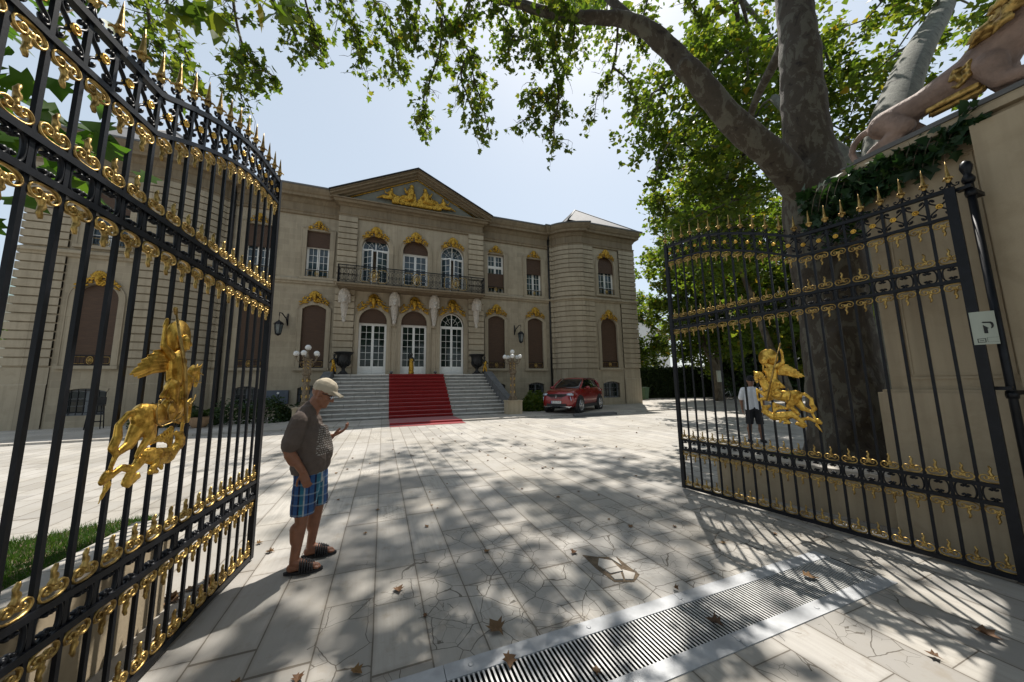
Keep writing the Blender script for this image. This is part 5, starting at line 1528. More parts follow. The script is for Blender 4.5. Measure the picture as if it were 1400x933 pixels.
# ivy along the pier top
t = empty('ivy', (5.3,1.9,4.0), 0, 'dark ivy spilling over the top edge of the gate pier under the lion', 'ivy')
P = []; m = MB()
r_ = np.random.default_rng(15)
for k in range(120):
    y = 2.55-1.45*r_.random()**1.4; den = (y-1.1)/1.4
    x = 5.20+r_.uniform(-.06,.25)+(.2*r_.random() if y > 2.05 else 0); z = 4.10+.03*r_.normal()-(r_.random()**1.6)*(.10+.60*max(0, den))
    if y < 2.12: x = min(x, 5.19) if z < 4.17 else x
    P.append(np.array([x,y,z])+r_.normal(0, .05, (int(3+7*den), 3))*np.array([.6,1,1]))
P = np.concatenate(P)
for k in range(16):
    y0 = 1.25+.075*k; m.tube([(5.17,y0,4.10),(5.16,y0+.05,3.98),(5.17,y0+.1,3.80)], [.006,.005,.003], 5)
rel(m, t).build('stem', MAT['bark2'], t)
leaf_cloud('foliage', P-np.array(t.location), .135, MAT['leaf_ivy'], t, 'maple', 16, .1, 1.0)
# vine behind the left gate leaf
t = empty('vine', (-1.85,2.3,.4), 0, 'bright leafy vine climbing behind the top of the left gate leaf', 'vine')
P = []; m = MB(); r_ = np.random.default_rng(18)
for (y, z, n) in ((2.05,2.75,16),(2.2,2.95,18),(2.3,3.15,14),(2.15,3.3,12),(2.0,3.1,16),(2.5,3.15,10),(2.7,3.25,9),(2.6,3.0,9),(2.8,3.1,5),(1.9,2.6,14),(2.1,2.5,9),(2.60,3.98,4),(2.5,3.9,3),(2.3,3.6,6),(2.0,3.6,10),(2.0,2.2,6)):
    P.append(np.array([-1.80,y,z])+r_.normal(0, 1, (n, 3))*np.array([.12,.09,.09]))
P = np.concatenate(P)
m.tube([(-1.9,1.6,.2),(-1.92,1.7,1.5),(-1.86,2.0,2.6),(-1.82,2.5,3.1),(-1.80,2.9,3.2)], [.03,.025,.018,.01,.004], 7); m.tube([(-1.86,2.0,2.6),(-1.84,2.2,3.3),(-1.8,2.6,4.0)], [.015,.01,.004], 6)
m.tube([(-1.84,2.2,3.0),(-1.8,2.4,2.7),(-1.8,2.7,2.9)], [.008,.006,.003], 5)
rel(m, t).build('stem', MAT['bark2'], t)
leaf_cloud('foliage', P-np.array(t.location), .16, MAT['leaf_vine'], t, 'maple', 19, .3, .9)
# near spray of big leaves hanging over the left gate leaf
t = empty('hanging_branch', (-1.2,2.6,5.1), 0, 'low branch tip with a few big yellowing leaves hanging above the left gate leaf', 'branch')
m = MB(); P = []; r_ = np.random.default_rng(23)
m.tube([(-1.55,5.3,9.0),(-1.4,4.3,7.6),(-1.25,3.1,6.0),(-1.2,2.6,5.1)], [.025,.02,.015,.012], 6); m.tube([(-1.2,2.6,5.1),(-1.25,2.6,4.8),(-1.3,2.6,4.45),(-1.4,2.6,4.2)], [.012,.010,.008,.003], 6); m.tube([(-1.2,2.6,5.1),(-.95,2.7,4.85),(-.85,2.7,4.55)], [.01,.007,.003], 6)
for c, n in (((-1.42,2.6,4.16),5),((-1.29,2.6,4.14),5),((-1.17,2.55,4.14),7),((-.86,2.7,4.52),6),((-.74,2.8,4.70),5),((-1.22,2.6,4.3),5)):
    P.append(np.array(c)+r_.normal(0, .045, (n, 3)))
rel(m, t).build('twig', MAT['bark2'], t)
leaf_cloud('foliage', np.concatenate(P)-np.array(t.location), .15, MAT['leaf'], t, 'maple', 24, .0, 2.2)

# shrubs by the mansion wall
def shrub(base, r, h, n, lab, mat, seed, size=.13, kind='diamond', group=None):
    t = empty('shrub', base, 0, lab, 'shrub', group); r_ = np.random.default_rng(seed); m = MB()
    for k in range(7):
        a = k*.9; m.tube([(0,0,0),(.25*r[0]*math.cos(a),.25*r[1]*math.sin(a),h*.5),(.6*r[0]*math.cos(a+.3),.6*r[1]*math.sin(a+.3),h*.8)], [.03,.02,.006], 5)
    m.build('stem', MAT['bark2'], t)
    v = r_.normal(0, 1, (n, 3)); v /= np.linalg.norm(v, axis=1)[:, None]; v *= r_.uniform(.5, 1.0, (n, 1))**.5
    v[:, 2] = np.abs(v[:, 2]); P = v*np.array([r[0], r[1], h])*(1+.18*np.sin(v[:, :1]*7+seed)+.12*np.cos(v[:, 1:2]*9))
    leaf_cloud('foliage', P, size, mat, t, kind, seed+1, .3)
G_ = 'low shrubs along the mansion base'
for i, (b, r, h, lab) in enumerate([((-5.6,19.6,.07),(1.9,.9),1.1,'wide low dark shrub below the grey wall cabinet'), ((-8.6,19.6,.07),(1.3,.8),1.0,'low dark shrub behind the left gate leaf near the potted palm'), ((-3.5,20.2,.07),(.9,.7),1.0,'small dark shrub left of the stairs behind the capped man'),
    ((8.6,18.9,.07),(1.15,.7),.95,'rounded green shrub between the stair pier and the red car'), ((9.9,20.3,.07),(1.1,.7),1.0,'green shrub partly hidden behind the red car bonnet')]):
    shrub(b, r, h, 2600, lab, MAT['leaf_dark'] if i < 3 else MAT['leaf_bg'], 100+i, .14, 'diamond', G_)
def frond_plant(base, n, L, lab, pot):
    t = empty('palm_plant', base, 0, lab, 'plant'); r_ = random.Random(n); V = []; F = []
    for k in range(n):
        a = k*2.4+r_.uniform(-.3,.3); el = r_.uniform(.3, 1.3); l = L*r_.uniform(.7, 1.1); pts = []
        for j in range(8):
            q = j/7; pts.append(Vector((math.cos(a)*l*q*math.cos(el*(1-q*.7)), math.sin(a)*l*q*math.cos(el*(1-q*.7)), pot+l*(q*math.sin(el)-.45*q*q))))
        for j in range(1, 8):
            d = (pts[j]-pts[j-1]).normalized(); s = d.cross(Vector((0,0,1))).normalized()
            for sg in (-1, 1):
                b = len(V); w = .30*L*(1-j/9)
                V += [pts[j-1], pts[j], pts[j]+s*sg*w+d*.15-Vector((0,0,.06))]; F.append((b, b+1, b+2))
    m = MB(); m.add(V, F); m.build('fronds', MAT['leaf_dark'], t)
    m = MB()
    if pot > .1: m.lathe([(.22,0),(.30,.15),(.36,.34),(.37,.42),(.33,.43),(.31,.40),(.05,.39)], 18); m.build('pot', MAT['terracotta'], t)
MAT['terracotta'] = simple('terracotta', (.38,.24,.14), .8, 0, .2, 8, .2)
frond_plant((-7.2,18.3,.07), 14, 1.0, 'potted palm in a terracotta bowl behind the left gate leaf', .42)
frond_plant((11.2,20.4,.07), 16, 1.5, 'dark palm like plant by the downpipe behind the red car', .05)
# ------------------------------------------------------------------ lamps, urns, statue, lanterns
def globe_mat():
    t = NT('milky_globe_glass'); 
    t.bsdf((.78,.78,.76), .12, 0, **{'Transmission Weight': .25, 'Specular IOR Level': .6}); return t.mat
MAT['globe'] = globe_mat()
def lamp(x, lab, seed):
    t = empty('candelabra_lamp', (x, 17.55, .80), rad(12*seed), lab, 'lamp', 'candelabra lamps on the stair piers')
    m = MB()
    m.box(-.19,.19,-.19,.19,0,.10); m.box(-.15,.15,-.15,.15,.10,.22)
    m.lathe([(.17,.22),(.15,.30),(.15,.45),(.125,1.2),(.15,1.34),(.13,1.38),(.19,1.44),(.19,1.50),(.15,1.54)], 8, (0,0,0), False)
    m.box(-.16,.16,-.16,.16,1.50,1.62); m.box(-.14,.14,-.14,.14,1.62,2.10); m.box(-.17,.17,-.17,.17,2.10,2.16)
    m.lathe([(.09,2.16),(.11,2.22),(.05,2.30),(.04,2.50),(.07,2.54),(.03,2.57)], 12)
    m.mi = 1
    for k in range(12):
        a = (k % 4)*PI/2; z = .42+.36*(k//4); m.cap((.135*math.cos(a), .135*math.sin(a), z), (.155*math.cos(a), .155*math.sin(a), z+.10), .035, .02, 7); m.cap((.14*math.cos(a+.2), .14*math.sin(a+.2), z), (.15*math.cos(a+.35), .15*math.sin(a+.35), z+.05), .022, .01, 6)
    for a in range(4):
        for z in (1.72, 1.86, 2.0):
            c, s = math.cos(a*PI/2), math.sin(a*PI/2); m.cap((.14*c-.03*s, .14*s+.03*c, z), (.15*c+.03*s, .15*s-.03*c, z+.04), .03, .02, 6)
    m.build('column', [MAT['lamp_post'], MAT['gold_old']], t)
    for k in range(5):
        a = k*2*PI/5+.35; c, s = math.cos(a), math.sin(a)
        m = MB()
        m.tube([(.05*c,.05*s,2.10),(.20*c,.20*s,1.98),(.36*c,.36*s,2.02),(.44*c,.44*s,2.16),(.44*c,.44*s,2.24)], [.026,.022,.02,.02,.03], 7)
        m.tube([(.26*c,.26*s,1.98),(.33*c,.33*s,1.90),(.28*c,.28*s,1.86),(.25*c,.25*s,1.91)], [.014,.012,.01,.006], 6)
        m.lathe([(.02,2.22),(.06,2.25),(.065,2.29),(.04,2.30)], 10, (.44*c,.44*s,0)); m.build('arm', MAT['lamp_post'], t)
        m = MB(); m.ball((.44*c,.44*s,2.385), .122, 18, 12); m.build('globe', MAT['globe'], t)
    m = MB(); m.ball((0,0,2.67), .13, 18, 12); m.build('globe', MAT['globe'], t)
lamp(CX+4.98, 'ornate candelabra lamp with glass globes on the pier between the stairs and the red car', 1)
lamp(CX-4.98, 'ornate candelabra lamp with glass globes behind the capped man, left of the stairs', 2)

def small_figure(t, s, gold_robe=True):
    """a draped statue holding up a torch, local origin at its feet, height about 1.25"""
    m = MB(); kc_ = m.cap
    kc_((0,0,.03),(0,0,.30),.12,.13); kc_((0,0,.3),(.01,0,.62),.14,.12); kc_((.01,0,.62),(0,0,.84),.12,.115)
    r_ = random.Random(s)
    for k in range(11):
        a = k*.57; kc_((.12*math.cos(a),.12*math.sin(a),.05),(.10*math.cos(a+.5),.10*math.sin(a+.5),.66),.035,.022,7)
    organic('robe', m, .02, MAT['gilt'], t, 1, disp=(.03,.08))
    m = MB(); kc_ = m.cap
    kc_((0,0,.80),(0,0,.92),.10,.11); kc_((0,0,.97),(0,0,1.02),.045,.045); kc_((0,-.01,1.09),(0,-.01,1.14),.072,.078)
    kc_((-.10,0,.93),(-.16,-.02,1.06),.04,.034); kc_((-.16,-.02,1.06),(-.10,-.03,1.22),.033,.028); kc_((-.10,-.03,1.22),(-.10,-.03,1.28),.03,.03)
    kc_((.10,0,.92),(.15,-.03,.76),.04,.034); kc_((.15,-.03,.76),(.05,-.12,.70),.032,.026)
    organic('torso', m, .014, MAT['bronze'], t, 2)
t = empty('gilded_statue', (1.58,21.35,2.352), 0, 'gilded draped statue with dark head standing before the middle front door', 'statue'); small_figure(t, 1)
m = MB(); m.lathe([(.16,0),(.16,.03),(.13,.05)], 14); m.build('base', MAT['bronze'], t); t.scale = (1.08,1.08,1.08)
def urn(x, side, lab, black):
    t = empty('stone_urn', (x,21.2,2.552 if False else 2.352), 0, lab, 'urn', 'dark urns at the top of the stairs')
    m = MB(); m.box(-.24,.24,-.24,.24,0,.08)
    m.lathe([(.20,.08),(.21,.12),(.10,.22),(.085,.34),(.13,.38),(.13,.41),(.22,.48),(.32,.62),(.36,.78),(.36,.95),(.37,1.08),(.44,1.18),(.52,1.24),(.53,1.27),(.47,1.28),(.40,1.20),(.05,1.1)], 28)
    for k in range(14):
        a = k*2*PI/14; m.tube([(.23*math.cos(a),.23*math.sin(a),.49),(.33*math.cos(a),.33*math.sin(a),.62),(.37*math.cos(a),.37*math.sin(a),.77)], [.03,.04,.012], 6)
    m.build('bowl', MAT['bronze'], t)
    f = MB(); x0 = side*.46
    f.cap((x0,-.22,.22),(x0,-.22,.62),.09,.10); f.cap((x0,-.22,.62),(x0-.03*side,-.22,.85),.10,.10); f.cap((x0,-.22,.92),(x0,-.22,.93),.045,.045)
    f.cap((x0-.02*side,-.24,1.04),(x0-.02*side,-.24,1.08),.07,.07)
    f.cap((x0-.1*side,-.24,.86),(x0-.22*side,-.3,1.02),.04,.03); f.cap((x0-.22*side,-.3,1.02),(x0-.18*side,-.3,1.16),.03,.025)
    f.cap((x0+.1*side,-.22,.84),(x0+.2*side,-.26,.66),.04,.03); f.cap((x0,-.22,.25),(x0-.05,-.24,.0),.06,.05); f.cap((x0+.06,-.2,.25),(x0+.1,-.2,.0),.06,.05)
    organic('figure', f, .018, MAT['bronze'], t, 1)
    g_ = MB(); g_.cap((x0,-.30,.55),(x0+.04*side,-.30,.78),.085,.07); g_.cap((x0+.04*side,-.29,.45),(x0+.10*side,-.27,.12),.075,.06); g_.cap((x0-.06*side,-.29,.50),(x0-.10*side,-.26,.2),.05,.05)
    for k in range(6): g_.cap((x0+(k-3)*.03,-.32,.7-.05*k),(x0+(k-3)*.03+.04,-.33,.62-.05*k),.035,.02,6)
    organic('drape', g_, .014, MAT['gilt'], t, 1, disp=(.02,.06))
urn(-2.12, -1, 'big dark urn with a gilded figure at the left end of the terrace steps', 0)
urn(5.66, 1, 'big dark urn with a black and gold figure at the right end of the terrace', 1)
for x, lab in ((.45, 'small floodlight on the terrace left of the gilded statue'), (3.05, 'small floodlight on the terrace right of the gilded statue')):
    t = empty('floodlight', (x,21.5,2.352), 0, lab, 'floodlight', 'floodlights on the terrace')
    m = MB(); m.box(-.16,.16,-.08,.08,0,.04); m.box(-.05,.05,-.05,.05,.04,.08); m.build('base', MAT['bronze'], t)
    m = MB(); m.lathe([(.03,.08),(.09,.11),(.10,.16),(.06,.21),(.01,.22)], 12); m.build('lamp_head', MAT['zinc'], t)

MAT['lantern_glass'] = glass_mat('lantern_glass', (.10,.12,.12), .1, .5)
def lantern(x, lab, s):
    t = empty('wall_lantern', (x,22.48,5.3), 0, lab, 'lantern', 'wall lanterns on the mansion front')
    m = MB(); m.tube([(-s*.30,-.03,.62),(-s*.30,-.03,-.08)], .035, 7)
    m.tube([(-s*.30,-.04,.05),(-s*.26,-.16,.30),(-s*.10,-.42,.56),(0,-.52,.58),(0,-.52,.40)], [.04,.035,.03,.024,.02], 7)
    m.tube([(-s*.30,-.04,.45),(-s*.22,-.2,.36),(-s*.26,-.14,.26)], .022, 6); m.tube([(0,-.52,.42),(0,-.52,.10)], .012, 5)
    m.build('bracket', MAT['iron'], t)
    m = MB(); c = (0,-.52,0)
    m.lathe([(.02,.16),(.06,.10),(.16,.04),(.25,-.06),(.26,-.10),(.22,-.11)], 6, c, False); m.lathe([(.14,-.62),(.15,-.66),(.06,-.72),(.02,-.74)], 6, c, False)
    for k in range(6):
        a = k*PI/3; m.tube([(.215*math.cos(a),-.52+.215*math.sin(a),-.10),(.14*math.cos(a),-.52+.14*math.sin(a),-.63)], .015, 5)
    m.build('cage', MAT['iron'], t)
    m = MB(); m.lathe([(.13,-.63),(.205,-.11)], 6, c, False); m.build('glass', MAT['lantern_glass'], t)
lantern(-5.55, 'hanging wall lantern left of the brown shuttered window, beside the left gate edge', -1)
lantern(9.10, 'hanging wall lantern between the two shuttered windows above the car', 1)
MAT['cabinet'] = simple('grey_blue_paint', (.075,.09,.115), .5, .1, .1, 4, .05)
t = empty('wall_cabinet', (-5.46,22.48,.78), 0, 'flat grey blue metal utility cabinet on the mansion wall', 'cabinet')
m = MB(); m.box(-.52,.52,-.16,0,0,.76); m.build('box', MAT['cabinet'], t)
for s in (-1, 1):
    m = MB(); m.box(min(0,s*.50)+.004*(s>0),max(0,s*.50)-.004*(s<0),-.172,-.161,.03,.73); m.build('door', MAT['cabinet'], t)
m = MB(); m.lathe([(.06,0),(.06,.012),(.02,.014)], 16, (0,0,0), True, Matrix.Translation((0.03,-.172,.60)) @ Matrix.Rotation(rad(90),4,'X')); m.build('warning_disc', MAT['white_paint'], t)
# bar stool under the left tower
t = empty('bar_stool', (-11.35,19.9,.07), .3, 'dark slim bar stool under the left tower window', 'stool')
m = MB()
for a, b in ((-1,-1),(1,-1),(1,1),(-1,1)): m.tube([(a*.22,b*.22,0),(a*.17,b*.17,.95)], .018, 6)
for z in (.3,.62): m.tube([(-.2,-.2,z),(.2,-.2,z),(.2,.2,z),(-.2,.2,z)], .012, 5, closed=True)
m.build('frame', MAT['iron'], t); m = MB(); m.box(-.21,.21,-.21,.21,.95,.99); m.build('seat', MAT['bronze'], t); m = MB(); m.box(-.21,.21,.18,.21,1.0,1.32); m.build('backrest', MAT['bronze'], t)

# ------------------------------------------------------------------ red car (x forward)
def paint():
    t = NT('red_car_paint'); p = t.pos(); a = t.noise(p, 300, 2)
    t.bsdf(t.mix(a, (.20,.004,.005,1), (.27,.008,.008,1)), .25, .25, **{'Coat Weight': .8, 'Coat Roughness': .05}); return t.mat
MAT['red'] = paint(); MAT['plastic'] = simple('black_plastic', (.014,.014,.015), .55, 0, .2, 10, .1)
MAT['chrome'] = simple('bright_metal', (.62,.63,.65), .22, .9, .05, 8, 0)
MAT['headlight'] = simple('headlight_glass', (.45,.50,.58), .1, .4, .3, 30, 0)
car = empty('parked_car', (10.78,17.78,.07), rad(215), 'dark red compact SUV parked in front of the right wing', 'car'); CS = 1.15; car.scale = (CS,CS,CS*1.08)
def loft(secs, mat, name, sub=1):
    m = MB(); n = len(secs[0])
    vs = []; fs = []
    for s in secs: vs += s
    for i in range(len(secs)-1):
        for j in range(n-1):
            a = i*n+j; fs.append((a, a+1, a+n+1, a+n))
    fs.append(tuple(range(n))); fs.append(tuple((len(secs)-1)*n+j for j in range(n))[::-1])
    m.add(vs, fs, True); o = m.build(name, mat, car)
    md = o.modifiers.new('s', 'SUBSURF'); md.levels = 2; md.render_levels = 2
    dg = bpy.context.evaluated_depsgraph_get(); nm = bpy.data.meshes.new_from_object(o.evaluated_get(dg)); o.modifiers.clear(); o.data = nm
    return o
def bsec(x, zl, zt, wl, wm, wt, crown):
    h = [(0,zl),(wl*.9,zl),(wl,zl+.04),(wm,zl+(zt-zl)*.45),(wm*.995,zl+(zt-zl)*.70),(wt,zt-.02),(wt*.9,zt+crown*.4),(0,zt+crown)]
    return [(x,-y,z) for y,z in h[::-1]]+[(x,y,z) for y,z in h[1:]]
B = [(2.13,.34,.66,.55,.60,.52,.02),(2.08,.27,.80,.72,.74,.62,.04),(1.90,.24,.93,.80,.83,.70,.06),(1.40,.24,1.01,.84,.885,.76,.06),(.85,.24,1.06,.85,.885,.80,.05),(.3,.25,1.08,.85,.885,.83,.02),(-.6,.25,1.10,.85,.885,.83,.02),(-1.3,.26,1.13,.84,.885,.81,.02),(-1.8,.30,1.13,.80,.86,.74,.03),(-2.05,.36,1.08,.74,.80,.66,.02),(-2.14,.48,.98,.62,.66,.55,.01)]
loft([bsec(*b) for b in B], MAT['red'], 'body')
def gsec(x, zb, zt, wb, wt):
    h = [(0,zb),(wb,zb),(wb*.99,zb+.03),(wt+.03,zt-.10),(wt,zt-.03),(wt*.8,zt),(0,zt+.02)]
    return [(x,-y,z) for y,z in h[::-1]]+[(x,y,z) for y,z in h[1:]]
G = [(1.02,1.02,1.06,.74,.68),(.90,1.02,1.15,.78,.66),(.35,1.03,1.47,.81,.58),(.05,1.04,1.535,.82,.575),(-.7,1.05,1.545,.82,.575),(-1.35,1.06,1.49,.80,.56),(-1.75,1.06,1.32,.76,.54),(-1.98,1.06,1.10,.70,.52)]
loft([gsec(*g_) for g_ in G], MAT['car_glass'], 'window')
R_ = [(.25,1.44,1.505,.60,.58),(.05,1.49,1.555,.62,.58),(-.7,1.50,1.565,.62,.58),(-1.35,1.45,1.512,.60,.56),(-1.85,1.36,1.42,.56,.50)]
loft([gsec(*g_) for g_ in R_], MAT['red'], 'roof')
for s in (-1, 1):
    m = MB(); m.tube([(1.05,s*.745,1.05),(.62,s*.70,1.31),(.25,s*.615,1.49)], [.045,.04,.035], 8)   # front pillar
    m.tube([(-1.50,s*.735,1.08),(-1.58,s*.665,1.25),(-1.48,s*.575,1.42)], [.09,.085,.05], 8); m.build('pillar', MAT['red'], car)
    m = MB(); m.tube([(.15,s*.605,1.51),(-.6,s*.625,1.53),(-1.4,s*.60,1.48)], .018, 6); m.build('roof_rail', MAT['plastic'], car)
    m = MB(); m.ball((.62,s*.98,1.09), (.10,.12,.075), 12, 8); m.box(.58,.66,min(s*.80,s*.92),max(s*.80,s*.92),1.05,1.09); m.build('mirror', MAT['red'], car)
    m = MB(); m.ball((1.93,s*.60,.80), (.17,.20,.075), 14, 8, None); m.build('headlight', MAT['headlight'], car)
    m = MB(); m.tube([(2.07,s*.70,.72),(2.05,s*.72,.55),(2.06,s*.68,.42)], [.022,.018,.010], 6); m.build('running_light', MAT['headlight'], car)
    for x in (1.30,-1.28):
        m = MB(); Mw = Matrix.Translation((x,s*.80,.34)) @ Matrix.Rotation(rad(90),4,'X')
        m.lathe([(.425,-.085),(.43,-.09),(.43,.09),(.425,.095),(.30,.095),(.30,-.085)], 32, (0,0,0), True, Mw); m.build('wheel_arch', MAT['plastic'], car)
        w = MB(); Mw = Matrix.Translation((x,s*.815,.335)) @ Matrix.Rotation(rad(90),4,'X')
        w.lathe([(.20,-.10),(.31,-.105),(.335,-.08),(.335,.08),(.31,.105),(.20,.10)], 32, (0,0,0), True, Mw); wo_ = w.build('wheel', MAT['rubber'], car)
        r_ = MB()
        for sd2 in (-1, 1):
            for k in range(5):
                a = k*2*PI/5+.3
                for da in (-.13,.13):
                    Mr = Matrix.Translation((x,s*.815+sd2*.10,.335)) @ Matrix.Rotation(a,4,'Y')
                    r_.box(.03,.215,-.012,.012,-.018+da*.20,.018+da*.20,Mr)
            r_.lathe([(.05,-.02),(.05,.02),(.02,.025)], 12, (0,0,0), True, Matrix.Translation((x,s*.815+sd2*.10,.335)) @ Matrix.Rotation(rad(90),4,'X'))
        r_.tube([(x+.225*math.cos(a*PI/12),s*.915,.335+.225*math.sin(a*PI/12)) for a in range(24)], .016, 6, closed=True)
        r_.build('rim', MAT['chrome'], wo_)
    m = MB(); m.box(-.90,.92,min(s*.845,s*.885),max(s*.845,s*.885),.22,.36); m.build('side_sill', MAT['plastic'], car)
    for (x0, x1) in ((.12,.24),(-.95,-.83)):
        m = MB(); m.box(x0-.08,x1,min(s*.875,s*.90),max(s*.875,s*.90),.93,.955); m.build('door_handle', MAT['red'], car)
    m = MB(); m.ball((-2.04,s*.62,.95),(.05,.17,.06),10,8); m.build('tail_light', MAT['carpet'], car)
m = MB(); m.prism([(-.60+.15*k,.83) for k in range(9)]+[(.52-.13*k,.575) for k in range(9)], lambda u, v, w: (w-.30*abs(u)**2.4, u, v), 2.03, 2.145)
for k in range(4): m.box(2.13,2.150,-.34+.02*k,.34-.02*k,.78-.05*k,.792-.05*k)
m.build('grille', MAT['plastic'], car)
m = MB(); m.box(1.9,2.150,-.50,.50,.31,.42); m.build('lower_intake', MAT['plastic'], car)
m = MB(); m.prism([(-.74+.185*k,.315) for k in range(9)]+[(.62-.155*k,.245) for k in range(9)], lambda u, v, w: (w-.28*abs(u)**2.4, u, v), 2.0, 2.165); m.build('skid_plate', MAT['chrome'], car)
m = MB(); m.box(2.155,2.168,-.26,.26,.43,.54); pl = m.build('number_plate', MAT['white_paint'], car)
m = MB(); m.box(2.166,2.171,-.26,-.225,.43,.54)
MAT['plate_blue'] = simple('plate_blue', (.02,.06,.30), .5, 0, 0, 3, 0); m.build('plate_band', MAT['plate_blue'], pl)
fc = bpy.data.curves.new('plate_text', 'FONT'); fc.body = 'B 35 DXF'; fc.size = .105; fc.align_x = 'CENTER'; fc.align_y = 'CENTER'; fc.extrude = .001
fo = bpy.data.objects.new('plate_text', fc); COL.objects.link(fo)
dg = bpy.context.evaluated_depsgraph_get(); tm_ = bpy.data.meshes.new_from_object(fo.evaluated_get(dg)); bpy.data.objects.remove(fo)
tm_.transform(Matrix(((0,0,1,2.170),(1,0,0,.02),(0,1,0,.485),(0,0,0,1)))); tm_.materials.clear(); tm_.materials.append(MAT['ink']); link('plate_text', tm_, pl)
m = MB(); BZ = .09
m.cap((2.165,0,.60),(2.165,.01,.66),.016,.014,6); m.cap((2.165,.01,.665),(2.165,.02,.69),.016,.012,6); m.cap((2.165,0,.60),(2.165,-.03,.565),.011,.007,6); m.cap((2.165,.01,.60),(2.165,.03,.57),.010,.006,6); m.cap((2.165,.005,.645),(2.165,.045,.63),.009,.005,6)
m.v = [(x,y,z+.085) for x,y,z in m.v]; m.build('badge', MAT['chrome'], car)

# ------------------------------------------------------------------ people (x: the way the person faces, y: the person's left)
def hand(m, wrist, d, across, nrm, curl, spread=.018, s=1.0):
    """palm, four bent fingers and a thumb; nrm points out of the palm"""
    w = Vector(wrist); d = Vector(d).normalized(); a = Vector(across).normalized(); n = Vector(nrm).normalized()
    k = w+d*.085*s
    for q in (-1.5,-.5,.5,1.5): m.cap(w+a*q*.011*s, k+a*q*spread*s, .016*s, .0125*s, 8)
    for q, L in ((-1.5,.9),(-.5,1.05),(.5,1.0),(1.5,.78)):
        p = k+a*q*spread*s; dd = d.copy(); ln = .037*L*s
        for j in range(3):
            ang = curl*(j+.4); dj = (d*math.cos(ang)+n*math.sin(ang)).normalized()
            p2 = p+dj*ln; m.cap(p, p2, .0098*s, .0088*s, 8); p = p2; ln *= .78
    p = w+a*(-.028)*s+d*.025*s
    for j, (aa, L) in enumerate(((.9,.04),(.55,.032),(.3,.025))):
        dj = (d*math.cos(aa)-a*math.sin(aa)+n*.35).normalized(); p2 = p+dj*L*s; m.cap(p, p2, .0125*s, .0098*s, 8); p = p2
def head(m, c, tilt, s=1.0):
    """c: centre of the skull; tilt: nod in radians; faces +x"""
    Mh = Matrix.Translation(c) @ Matrix.Rotation(tilt, 4, 'Y')
    def P(x, y, z): return Mh @ Vector((x*s, y*s, z*s))
    m.cap(P(-.015,0,.03), P(.015,0,.035), .092*s, .088*s, 14); m.cap(P(.03,0,-.02), P(.04,0,-.07), .070*s, .052*s, 12); m.cap(P(.055,0,-.09), P(.062,0,-.095), .036*s, .033*s, 10)
    for q in (-1, 1): m.cap(P(-.0,q*.045,-.05), P(.045,q*.022,-.09), .034*s, .030*s, 9); m.cap(P(.055,q*.035,-.025), P(.065,q*.03,-.03), .03*s, .026*s, 8); m.cap(P(.06,q*.035,.022), P(.082,q*.012,.022), .020*s, .018*s, 8)
    m.cap(P(.092,0,.005), P(.112,0,-.028), .012*s, .017*s, 8); m.cap(P(.100,-.010,-.032), P(.100,.010,-.032), .012*s, .012*s, 8)
    m.cap(P(.084,-.018,-.062), P(.084,.018,-.062), .012*s, .012*s, 8); m.cap(P(.082,-.015,-.073), P(.082,.015,-.073), .012*s, .012*s, 8)
    for q in (-1, 1):
        m.cap(P(-.005,q*.088,.012), P(-.012,q*.094,-.018), .020*s, .014*s, 8)
    return Mh
def eyes(parent, Mh, s=1.0):
    for q in (-1, 1):
        m = MB(); m.ball((.076*s,q*.032*s,.004*s), .013*s, 10, 8, Mh); m.mi = 1; m.ball((.086*s,q*.032*s,.004*s), .0055*s, 8, 6, Mh); m.build('eye', [MAT['white_paint'], MAT['ink']], parent)
def sandal(parent, heel, toe, ang_w, mat):
    h = Vector(heel); t_ = Vector(toe); d = (t_-h); L = d.length; a = math.atan2(d.y, d.x); M_ = Matrix.Translation((h.x,h.y,0)) @ Matrix.Rotation(a,4,'Z')
    m = MB(); pts = []
    for i in range(20):
        q = 2*PI*i/20; x = L*.5+ (L*.56)*math.cos(q); w = .042+.010*math.cos(q); pts.append((x, w*math.sin(q)))
    m.prism(pts, lambda u, v, w: (u, v, w), .002, .026, False, M_)
    for (x0, z0, wd) in ((L*.40,.099,.026),(L*.47,.096,.028),(L*.54,.090,.029),(L*.61,.083,.029),(L*.68,.076,.027),(L*.74,.068,.022)):
        m.tube([M_ @ Vector((x0+.01*abs(math.cos(q)), .052*math.cos(q), .020+(z0-.020)*math.sin(q))) for q in [PI*k/8 for k in range(9)]], wd, 6, sq=(.30,1.0), up=(1,0,0))
    return m.build('sandal', mat, parent)

